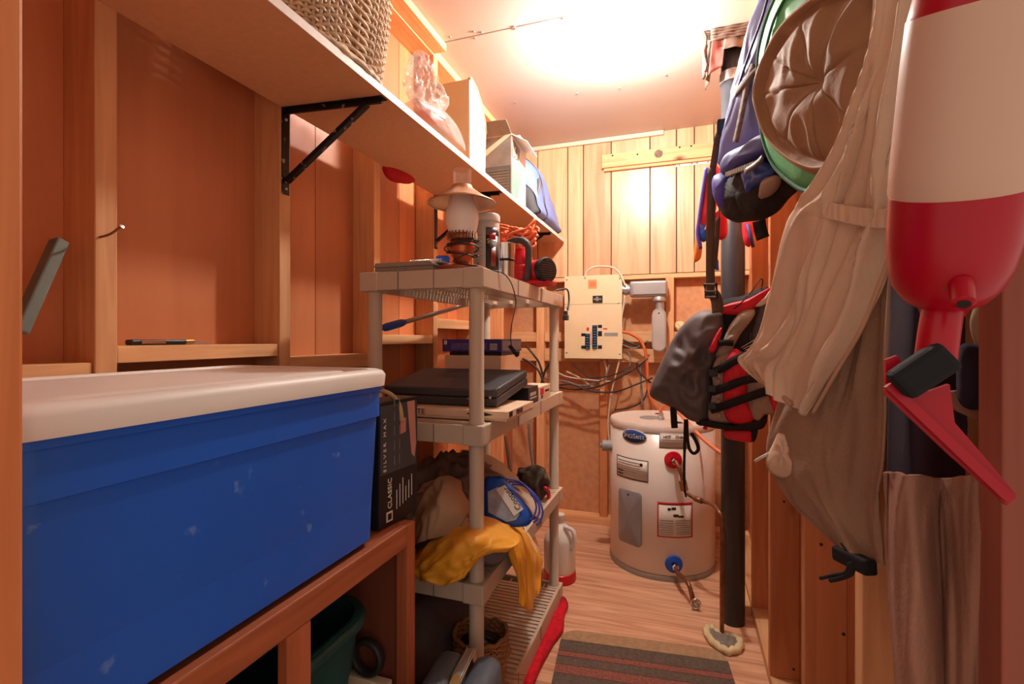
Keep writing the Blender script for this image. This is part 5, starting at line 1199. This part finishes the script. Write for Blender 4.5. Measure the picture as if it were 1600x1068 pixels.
# blue backpack
bn_, bc_ = V((-.93, -.37, 0)).normalized(), at(1190, 180, y=1.44)
def bp_(px, py, o_=0): return onp(px, py, bc_, bn_, o_)
t = thing('backpack', 'pale blue hiking backpack with striped straps hanging high on right wall', 'backpack', bp_(1180, 300))
def bpuff(pts, T, Tb, m, name, o_=0, amp=.004, fs=16, c=None, **k): return part(name, MB().puff([bp_(x, y, o_) for x, y in pts], bn_, T, Tb, 8, 5, amp, fs, c=bp_(*c, o_) if c else None), m, t, True, **k)
bpuff(((1205, -30), (1180, 60), (1158, 130), (1144, 185), (1134, 230), (1124, 275), (1130, 310), (1160, 330), (1200, 320), (1245, 285), (1248, 200), (1248, 60), (1244, -30)), .03, .045, NAVY_CLOTH, 'back_body', -.02, c=(1195, 170))
bpuff(((1212, -30), (1192, 20), (1172, 90), (1155, 150), (1142, 210), (1130, 262), (1134, 270), (1165, 258), (1200, 238), (1225, 222), (1250, 140), (1256, 40), (1250, -30)), .06, .05, BLUE_CLOTH, 'body', .02, .008, 14, (1196, 130))
bpuff(((1128, 262), (1140, 240), (1175, 222), (1205, 205), (1214, 232), (1190, 246), (1150, 268), (1132, 274)), .03, .03, mat('deep_blue_nylon', S(66, 74, 150), .55, var=.1), 'lid_edge', .06, label='deep blue lid edge')
bpuff(((1124, 280), (1150, 272), (1190, 250), (1230, 270), (1246, 290), (1225, 315), (1200, 340), (1170, 346), (1145, 346), (1128, 325), (1120, 300)), .05, .04, BLACK_MESH, 'mesh_pocket', .01, .01, 16, (1178, 305), label='black mesh pocket')
bpuff(((1122, 272), (1136, 274), (1142, 295), (1140, 320), (1130, 325), (1121, 300)), .03, .03, mat('violet_blue_nylon', S(74, 66, 170), .6), 'side_pocket', .04, label='violet blue side pocket')
bpuff(((1164, 262), (1188, 250), (1208, 262), (1202, 280), (1180, 292), (1172, 303), (1166, 285)), .022, .02, mat('royal_blue_nylon', S(58, 88, 168), .4, bump=.2, bscale=30), 'inner_pocket', .055, .008, 24, label='shiny royal blue pocket')
bpuff(((1196, 280), (1216, 275), (1206, 300), (1188, 310)), .016, .02, TAUPE_CLOTH, 'inner_flap', .055)
def bband(pts, w, m, name, seg=4, nrm=None, **k):
    bn_ = nrm or globals()['bn_']
    P = cr([bp_(x, y, o_) for x, y, o_ in pts], seg); rows_ = []
    for i, p in enumerate(P):
        d = (P[min(i + 1, len(P) - 1)] - P[max(i - 1, 0)]).normalized(); s_ = bn_.cross(d).normalized() * w / 2; rows_.append([p - s_, p + s_])
    return part(name, MB().grid(rows_), m, t, True, solid=.004, **k)
STRIPE = mat('striped_webbing', S(122, 104, 96), .85, var=.5, scale=90, bump=.3, bscale=200, stretch=(.2, .2, 1))
bband(((1178, 100, .085), (1170, 120, .09), (1164, 150, .09), (1157, 185, .09), (1149, 222, .09)), .024, STRIPE, 'lash_strap', label='striped lash strap')
bband(((1186, 104, .082), (1172, 120, .092), (1158, 136, .09), (1146, 152, .07)), .018, STRIPE, 'lash_strap', label='striped lash strap')
bband(((1204, -20, .09), (1190, 30, .09), (1170, 85, .088), (1152, 140, .07), (1144, 165, .05)), .005, NAVY_CLOTH, 'piping')
bband(((1164, 268, .085), (1180, 258, .09), (1192, 246, .09)), .014, GREY_CLOTH, 'zip_tab')
b = MB()
for k in range(12): b.obox(bp_(1136 + 4.2 * k, 272 - 1.6 * k, .082), V((.004, 0, 0)), V((0, .003, 0)), V((0, 0, .006)), .001)
part('daisy_chain', b, LABEL_PAPER, t, kind='stuff')
bband(((1130, 195, .03), (1122, 215, .03), (1117, 245, .02), (1114, 262, .02)), .02, STRAP_BROWN, 'shoulder_strap', nrm=V((-.3, -.95, 0)))
p = bp_(1128, 198, .04); part('buckle', MB().obox(p, V((.014, 0, 0)), V((0, .007, 0)), V((0, 0, .022)), .004), BLACK_PLASTIC, t)
bband(((1112, 262, .02), (1111, 320, .02), (1110, 380, .02), (1110, 440, .02), (1111, 462, .02)), .026, STRAP_BROWN, 'shoulder_strap', nrm=V((-.3, -.95, 0)))
b = MB(); q = [bp_(x, y, .03) for x, y in ((1101, 444), (1119, 444), (1121, 464), (1103, 464))]; b.tube(q, .005, 6, True); b.tube([bp_(1102, 455, .03), bp_(1121, 455, .03)], .004, 6)
part('buckle', b, BLACK_PLASTIC, t)
bband(((1116, 460, .02), (1120, 470, .02), (1122, 488, .02)), .034, STRAP_BROWN, 'strap_tab', nrm=V((-.3, -.95, 0)))
bband(((1186, 345, .03), (1188, 358, .03), (1192, 372, .03)), .03, BLACK_CLOTH, 'strap_tab', nrm=V((-.3, -.95, 0)))
bband(((1122, 340, .02), (1120, 380, .02), (1116, 420, .01)), .012, STRAP_BROWN, 'tail_strap', nrm=V((-.3, -.95, 0)))
part('red_tab', MB().puff([bp_(x, y, .05) for x, y in ((1172, 40), (1178, 32), (1176, 60), (1170, 66))], bn_, .006, .006, 4, 4), RED_CLOTH, t, True)

# green hat behind, brown hat in front
gn, gc = V((-.96, -.28, 0)).normalized(), at(1290, 140, y=.965)
def gp_(px, py, o_=0): return onp(px, py, gc, gn, o_)
gout = [gp_(*q, -.015) for q in ((1184, 110), (1190, 60), (1206, 10), (1235, -40), (1300, -70), (1360, -60), (1396, 10), (1400, 120), (1380, 200), (1335, 268), (1276, 299), (1240, 288), (1205, 250), (1188, 190))]
t = thing('green_hat', 'wide green fabric sun hat hanging behind the brown hat', 'hat', gp_(1290, 290, -.03))
part('brim', MB().puff(gout, gn, .016, .012, 8, 6, .006, 14), GREEN_CLOTH, t, True)
part('hem', MB().tube(cr(gout, 6, True), .005, 6, True), mat('deep_green_hem', S(56, 128, 88), .7), t, True, label='darker green hem')
part('seam', MB().tube([gp_(x, y, .0) for x, y in ((1236, -20), (1210, 30), (1196, 80), (1192, 105))], .003, 6, n=6), bpy.data.materials['deep_green_hem'], t, True)
hout = [gp_(*q, .02) for q in ((1183, 150), (1190, 112), (1205, 76), (1228, 38), (1262, 4), (1310, -28), (1365, -44), (1400, 0), (1408, 90), (1390, 190), (1350, 250), (1296, 272), (1258, 263), (1222, 238), (1197, 205))]
hcn = gp_(1302, 128, .02); O = cr(hout, 12, True); G = []; KR = 34
for k in range(KR + 1):
    q = 1 - k / KR; row = []
    for i, p in enumerate(O):
        w = hcn + (p - hcn) * q; a = 2 * math.pi * i / len(O)
        if q > .93: h_ = .016 * (1 - q) / .07
        elif q > .84: h_ = .016 - .024 * (.93 - q) / .09
        else: h_ = -.008 + .034 * (1 - (q / .84) ** 2) ** .6 - .012 * math.exp(-(q * 7) ** 2)
        seam = min(abs(((a / (2 * math.pi) * 8) % 1) - .5), .5); sm = -.004 * math.exp(-((.5 - seam) * 26 * (.3 + q)) ** 2) * (q < .84)
        wr = .009 * (1 - 2 * abs(noise.noise(w * 13 + V((a * .6, 0, 0))))) * (1 - q ** 6) * min(1, q * 3)
        row.append(w + gn * (h_ + sm + wr))
    G.append(row)
t = thing('brown_hat', 'round brown canvas hat with gathered crown hung facing the doorway', 'hat', gp_(1290, 272, .02))
part('crown', MB().grid(G, True), BROWN_CLOTH, t, True, solid=.004)
part('brim_edge', MB().tube([p + gn * .001 for p in O], .004, 6, True), BROWN_CLOTH, t, True)
part('lip', MB().tube([hcn + (p - hcn) * .925 + gn * .016 for p in O], .0025, 6, True), mat('lip_highlight', S(196, 158, 128), .7), t, True, label='raised lip with highlight in its colour')  # highlight along the rim lip is painted as this pale colour
part('crown_button', MB().lathe([(.008, -.002), (.007, .003), (0, .004)], hcn + gn * .012, gn, 12), BROWN_CLOTH, t, True)

def gy(px):
    T = ((1150, 1.08), (1168, 1.06), (1210, 1.0), (1284, .868), (1320, .82), (1388, .745), (1450, .685), (1500, .64))
    for (a, ya), (b_, yb) in zip(T, T[1:]):
        if px <= b_: return ya + (yb - ya) * (px - a) / (b_ - a)
    return T[-1][1]
# khaki garment: bright outer leg in front, shaded lining behind, drawcord toggle
t = thing('khaki_overalls', 'khaki canvas overalls with elastic seam and black drawcord hanging from the right wall', 'clothing', at(1330, 330, y=.95))
R = [[(1388, -30, .93), (1402, -30, .89), (1420, -30, .90), (1436, -30, .88), (1452, -30, .92)],
     [(1366, 90, .93), (1384, 90, .87), (1405, 90, .90), (1424, 90, .86), (1446, 90, .91)],
     [(1330, 200, .92), (1356, 200, .86), (1382, 205, .89), (1408, 205, .85), (1434, 200, .90)],
     [(1284, 290, .92), (1318, 295, .86), (1350, 300, .88), (1388, 300, .84), (1424, 290, .89)],
     [(1262, 322, .92), (1300, 330, .85), (1340, 338, .86), (1380, 342, .83), (1412, 332, .88)],
     [(1252, 350, .93), (1292, 352, .87), (1335, 356, .88), (1372, 360, .85), (1402, 352, .88)],
     [(1234, 430, .94), (1268, 430, .87), (1312, 430, .87), (1352, 425, .85), (1384, 408, .88)],
     [(1210, 510, .96), (1248, 505, .90), (1286, 498, .88), (1328, 490, .86), (1362, 470, .88)],
     [(1186, 548, .97), (1222, 552, .91), (1264, 550, .89), (1304, 545, .87), (1338, 530, .88)],
     [(1168, 566, .98), (1206, 574, .93), (1244, 590, .90), (1278, 598, .88), (1304, 588, .88)],
     [(1196, 598, .98), (1216, 616, .94), (1240, 634, .91), (1258, 645, .89), (1270, 650, .88)]]
rows = [[at(x, y, y=gy(x) + (.012, -.012)[q % 2]) for q, (x, y, yy) in enumerate(r)] for r in R]
part('leg', sheet(rows, 26, 10, .021, 6, (-1, -.15, .1), (1, 1, .5), uv=(4.2, 1.6, 1.0, .9)), KHAKI, t, True, solid=.004)
em = [at(x, y, y=gy(x) - .034) for x, y, yy in R[4]]
part('elastic_seam', sheet([[p + V((0, 0, dz)) for p in em] for dz in (.012, .004, -.004, -.012)], 20, 4, .003, 60, (-.3, -1, 0), (1.5, 1.5, .2)), KHAKI, t, True, solid=.005)
part('stitching', MB().tube([at(x, y, y=gy(x) - .034) for x, y, yy in ((1412, 335, .88), (1396, 380, .88), (1376, 440, .88), (1345, 515, .88), (1310, 575, .88), (1270, 645, .88))], .003, 6, n=8), mat('tan_stitching', S(186, 146, 118), .8), t, True)
part('hem', MB().tube([at(x, y, y=gy(x) - .012) for x, y, yy in ((1168, 566, .975), (1178, 582, .975), (1192, 596, .975), (1206, 606, .96), (1222, 618, .94), (1236, 632, .92))], .004, 7, n=6), bpy.data.materials['tan_stitching'], t, True)
R = [[(1345, 330, .97), (1370, 330, .94), (1392, 330, .96), (1406, 330, .93)],
     [(1300, 450, 1.0), (1335, 450, .96), (1370, 450, .97), (1400, 450, .93)],
     [(1240, 590, 1.0), (1290, 590, .97), (1345, 590, .98), (1394, 590, .93)],
     [(1205, 690, 1.0), (1265, 690, .95), (1330, 690, .98), (1388, 690, .92)],
     [(1222, 755, .99), (1275, 765, .95), (1335, 770, .96), (1386, 765, .92)],
     [(1268, 808, .98), (1308, 815, .94), (1346, 825, .95), (1386, 830, .92)],
     [(1318, 858, .97), (1342, 866, .94), (1366, 874, .94), (1392, 882, .92)]]
rows = [[at(x, y, y=gy(x) + .05 + (.01, -.01)[q % 2]) for q, (x, y, yy) in enumerate(r)] for r in R]
part('lining', sheet(rows, 18, 10, .012, 6, (-1, -.5, 0), (1, 1, .5), uv=(3, 1.6, .8, 1.5)), KHAKI_SHADED, t, True, solid=.003, label='khaki lining with shade in its colour')
out = [at(x, y, y=gy(x) + .03) for x, y in ((1216, 666), (1228, 660), (1236, 690), (1256, 720), (1250, 738), (1222, 746), (1202, 735), (1196, 718), (1208, 692))]
part('waist_tie', MB().puff(out, (-.2, -1, 0), .012, .012, 7, 5, .01, 30), KHAKI, t, True, label='pale bunched waist tie')
part('waist_cord', MB().tube([at(x, y, y=gy(x) + .03) for x, y in ((1180, 720), (1190, 714), (1202, 708))], .003, 6), LABEL_PAPER, t, True)
q0, q1 = at(1308, 862, y=gy(1308) + .03), at(1362, 888, y=gy(1362) + .03)
part('toggle', MB().beam(q0, q1, .02, .022, (0, 0, 1), .004), BLACK_CLOTH, t, label='black webbing toggle')
part('drawcord', MB().tube([at(x, y, y=gy(x) + .015) for x, y in ((1332, 878), (1330, 894), (1316, 902), (1298, 906))], .004, 6, n=5).tube([at(x, y, y=gy(x) + .015) for x, y in ((1328, 880), (1322, 894), (1304, 898), (1282, 903))], .003, 6, n=5).tube([at(x, y, y=gy(x) + .025) for x, y in ((1316, 848), (1324, 858), (1334, 872))], .003, 6, n=4), BLACK_CLOTH, t, True)
# brown long garment and dark clothes between the studs
R = [[(1386, 735, .74), (1428, 738, .69), (1472, 744, .73), (1520, 740, .68), (1566, 740, .68)],
     [(1384, 800, .74), (1425, 800, .69), (1470, 800, .73), (1518, 800, .68), (1566, 800, .68)],
     [(1390, 930, .74), (1432, 930, .68), (1476, 930, .72), (1520, 930, .67), (1566, 930, .68)],
     [(1404, 1085, .74), (1440, 1085, .69), (1480, 1085, .71), (1522, 1085, .67), (1566, 1085, .67)],
     [(1420, 1300, .74), (1450, 1300, .69), (1486, 1300, .71), (1526, 1300, .67), (1566, 1300, .67)]]
rows = [[at(x, y, y=yy - .03) for x, y, yy in r] for r in R]
solo('brown_coat', sheet(rows, 16, 12, .014, 6, (-.5, -1, 0), (1, 1, .4), uv=(4, 1.2, .9, .5)), SHEET_BROWN, 'long brown coat hanging down to the floor between right wall studs', 'clothing', rows[2][2], solid=.004, smooth=True)
t = thing('dark_jacket', 'dark purple jacket hanging deep between studs behind the red float', 'clothing', at(1480, 600, y=.80))
R = [[(1398, 250, .84), (1440, 250, .80), (1500, 250, .82), (1568, 250, .80)],
     [(1394, 420, .84), (1440, 420, .79), (1500, 420, .82), (1568, 420, .80)],
     [(1390, 600, .84), (1440, 600, .78), (1500, 600, .82), (1572, 600, .80)],
     [(1386, 790, .84), (1440, 790, .78), (1500, 790, .82), (1572, 790, .80)]]
part('body', sheet([[at(x, y, y=yy + .05) for x, y, yy in r] for r in R], 10, 10, .012, 8, (-.3, -1, 0), (1.5, 1.5, .4)), PURPLE_DARK, t, True, solid=.004)
out = [at(x, y, y=.74) for x, y in ((1500, 540), (1530, 540), (1550, 560), (1566, 590), (1564, 610), (1530, 640), (1500, 630), (1494, 590))]
part('hood', MB().puff(out, (-.4, -1, 0), .025, .03, 8, 5, .008, 20), mat('black_violet_fleece', S(44, 32, 46), .95, bump=.3), t, True, label='nearly black hood')
out = [at(x, y, y=.75) for x, y in ((1515, 500), (1545, 440), (1566, 430), (1566, 520), (1548, 548), (1530, 550))]
part('scarf_end', MB().puff(out, (-.4, -1, 0), .012, .012, 7, 5, .006, 30), BEIGE_CLOTH, t, True, label='beige lining corner')
out = [at(x, y, y=.745) for x, y in ((1480, 610), (1566, 625), (1566, 700), (1546, 720), (1520, 640), (1490, 640))]
part('lining_edge', MB().puff(out, (-.4, -1, 0), .006, .006, 7, 5, .004, 30), SHEET_BROWN, t, True)

# red and white bottle-shaped float with nozzle, fin and handle
YF = .53
ftop, fbot = at(1536, -40, y=.45), at(1474, 478, y=.55)
ax_ = (ftop - fbot).normalized(); FL = (ftop - fbot).length
t = thing('red_white_float', 'red and white bottle-shaped plastic float hanging by right doorway stud', 'float', fbot)
px_m = .50 / 1.246 / FPX
def fprof(l): return [(r * px_m, h_ * FL) for r, h_ in l]
Rm = 88
part('red_bottom', MB().lathe(fprof([(30, -.03), (36, 0), (58, .03), (74, .08), (83, .15), (Rm, .24), (Rm + 1, .36), (Rm + 1, .40)]), fbot, ax_, 48), FLOAT_RED, t, True, angle=40)
part('white_middle', MB().lathe(fprof([(Rm + .5, .40), (Rm + 2, .41), (Rm + 2, .5), (Rm, .65), (Rm - 2, .8), (Rm - 5, .925)]), fbot, ax_, 48), WHITE_PLASTIC, t, True, angle=40, label='off-white middle band')
part('red_top', MB().lathe(fprof([(Rm - 5, .925), (Rm - 7, .935), (Rm - 12, .99), (Rm - 30, 1.035), (20, 1.06), (0, 1.065)]), fbot, ax_, 48), FLOAT_RED, t, True, angle=40)
nk = at(1460, 575, y=YF)
part('neck', MB().tube([fbot + ax_ * .01, at(1467, 520, y=YF), nk], [.0148, .0148, .0150], 20), FLOAT_RED, t, True, angle=50)
s0 = at(1503, 452, y=YF - .035)
part('nozzle', MB().lathe(fprof([(16, -.03), (16, .0), (15, .055), (9, .06)]), s0, at(1508, 490, y=YF - .05) - s0, 18), FLOAT_RED, t, True, angle=40)
part('nozzle_hole', MB().lathe([(.0045, 0), (.0045, .0008)], s0 + (at(1508, 490, y=YF - .05) - s0).normalized() * (.0605 * FL), at(1508, 490, y=YF - .05) - s0, 12), INK, t)
part('handle', MB().beam(at(1402, 605, y=YF - .01), at(1482, 552, y=YF - .01), .02, .028, (0, 0, 1), .005), HANDLE_BLACK, t, label='black foam handle')
fin = [at(x, y, y=YF + .005) for x, y in ((1384, 562), (1402, 555), (1418, 580), (1450, 612), (1484, 600), (1492, 660), (1540, 715), (1588, 772), (1574, 790), (1480, 706), (1384, 616))]
part('fin', MB().prism(fin, (0, .006, 0)), FLOAT_RED, t, label='red fin')
part('fin_rib', MB().beam(at(1388, 600, y=YF), at(1578, 780, y=YF), .006, .008), FLOAT_RED, t)
part('hang_loop', MB().tube([ftop, ftop + ax_ * .03, ftop + ax_ * .1, V((ftop.x + .02, .592, ftop.z + .2))], .002, 6, n=4), CABLE_BLACK, t)

# ------------------------------------------------------------------ small things on the left
p0, p1 = at(93, 376, x=-1.06), at(28, 520, x=-1.035)
t = thing('painted_batten', 'grey green painted batten leaning against the left wall', 'batten', p1)
part('batten', MB().beam(p0, p1, .02, .026, (1, 0, 0), .003), GREY_BLUE_POLE, t)
zb_ = at(437, 537, x=XW).z + .001
q0, q1 = at(202, 525, x=-1.05), at(298, 525, x=-1.05)
t = thing('pocket_knife', 'small black and steel folding knife lying on the wall blocking', 'knife', (-1.055, (q0.y + q1.y) / 2, zb_))
part('handle', MB().box(-1.065, -1.045, q0.y, q0.y + .12, zb_, zb_ + .012, .004), BLACK_PLASTIC, t)
part('inlay', MB().box(-1.0445, -1.0435, q0.y + .02, q0.y + .07, zb_ + .003, zb_ + .010), CHROME, t)
part('blade', MB().prism([(-1.057, q0.y + .12, zb_ + .002), (-1.057, q0.y + .20, zb_ + .004), (-1.057, q1.y, zb_ + .010), (-1.057, q0.y + .12, zb_ + .011)], (.003, 0, 0)), STEEL, t)
part('bolster', MB().box(-1.062, -1.048, q0.y + .11, q0.y + .14, zb_ + .001, zb_ + .011, .002), BRASS, t)
n0, n1 = at(155, 371, x=XW), at(190, 353, x=XW + .05)
t = thing('bent_nail', 'rusty bent nail sticking out of the first left stud', 'nail', n0)
part('shank', MB().tube([n0 + V((-.004, 0, 0)), n0.lerp(n1, .5) + V((0, 0, -.004)), n1], .0022, 8, n=4), COPPER_OLD, t, True)
d_ = (n1 - n0).normalized(); part('head', MB().lathe([(.0045, 0), (.0045, .0015), (0, .002)], n1, d_, 12), CHROME, t)
p = at(1062, 510, y=YB + .03)
blob('insulation_lump', (p.x, YB + .045, at(1062, 516, y=YB + .04).z + .028), (.026, .02, .028), FOAM, 'small lump of pale insulation on blocking right of the conduit', 'insulation', .006, 40)
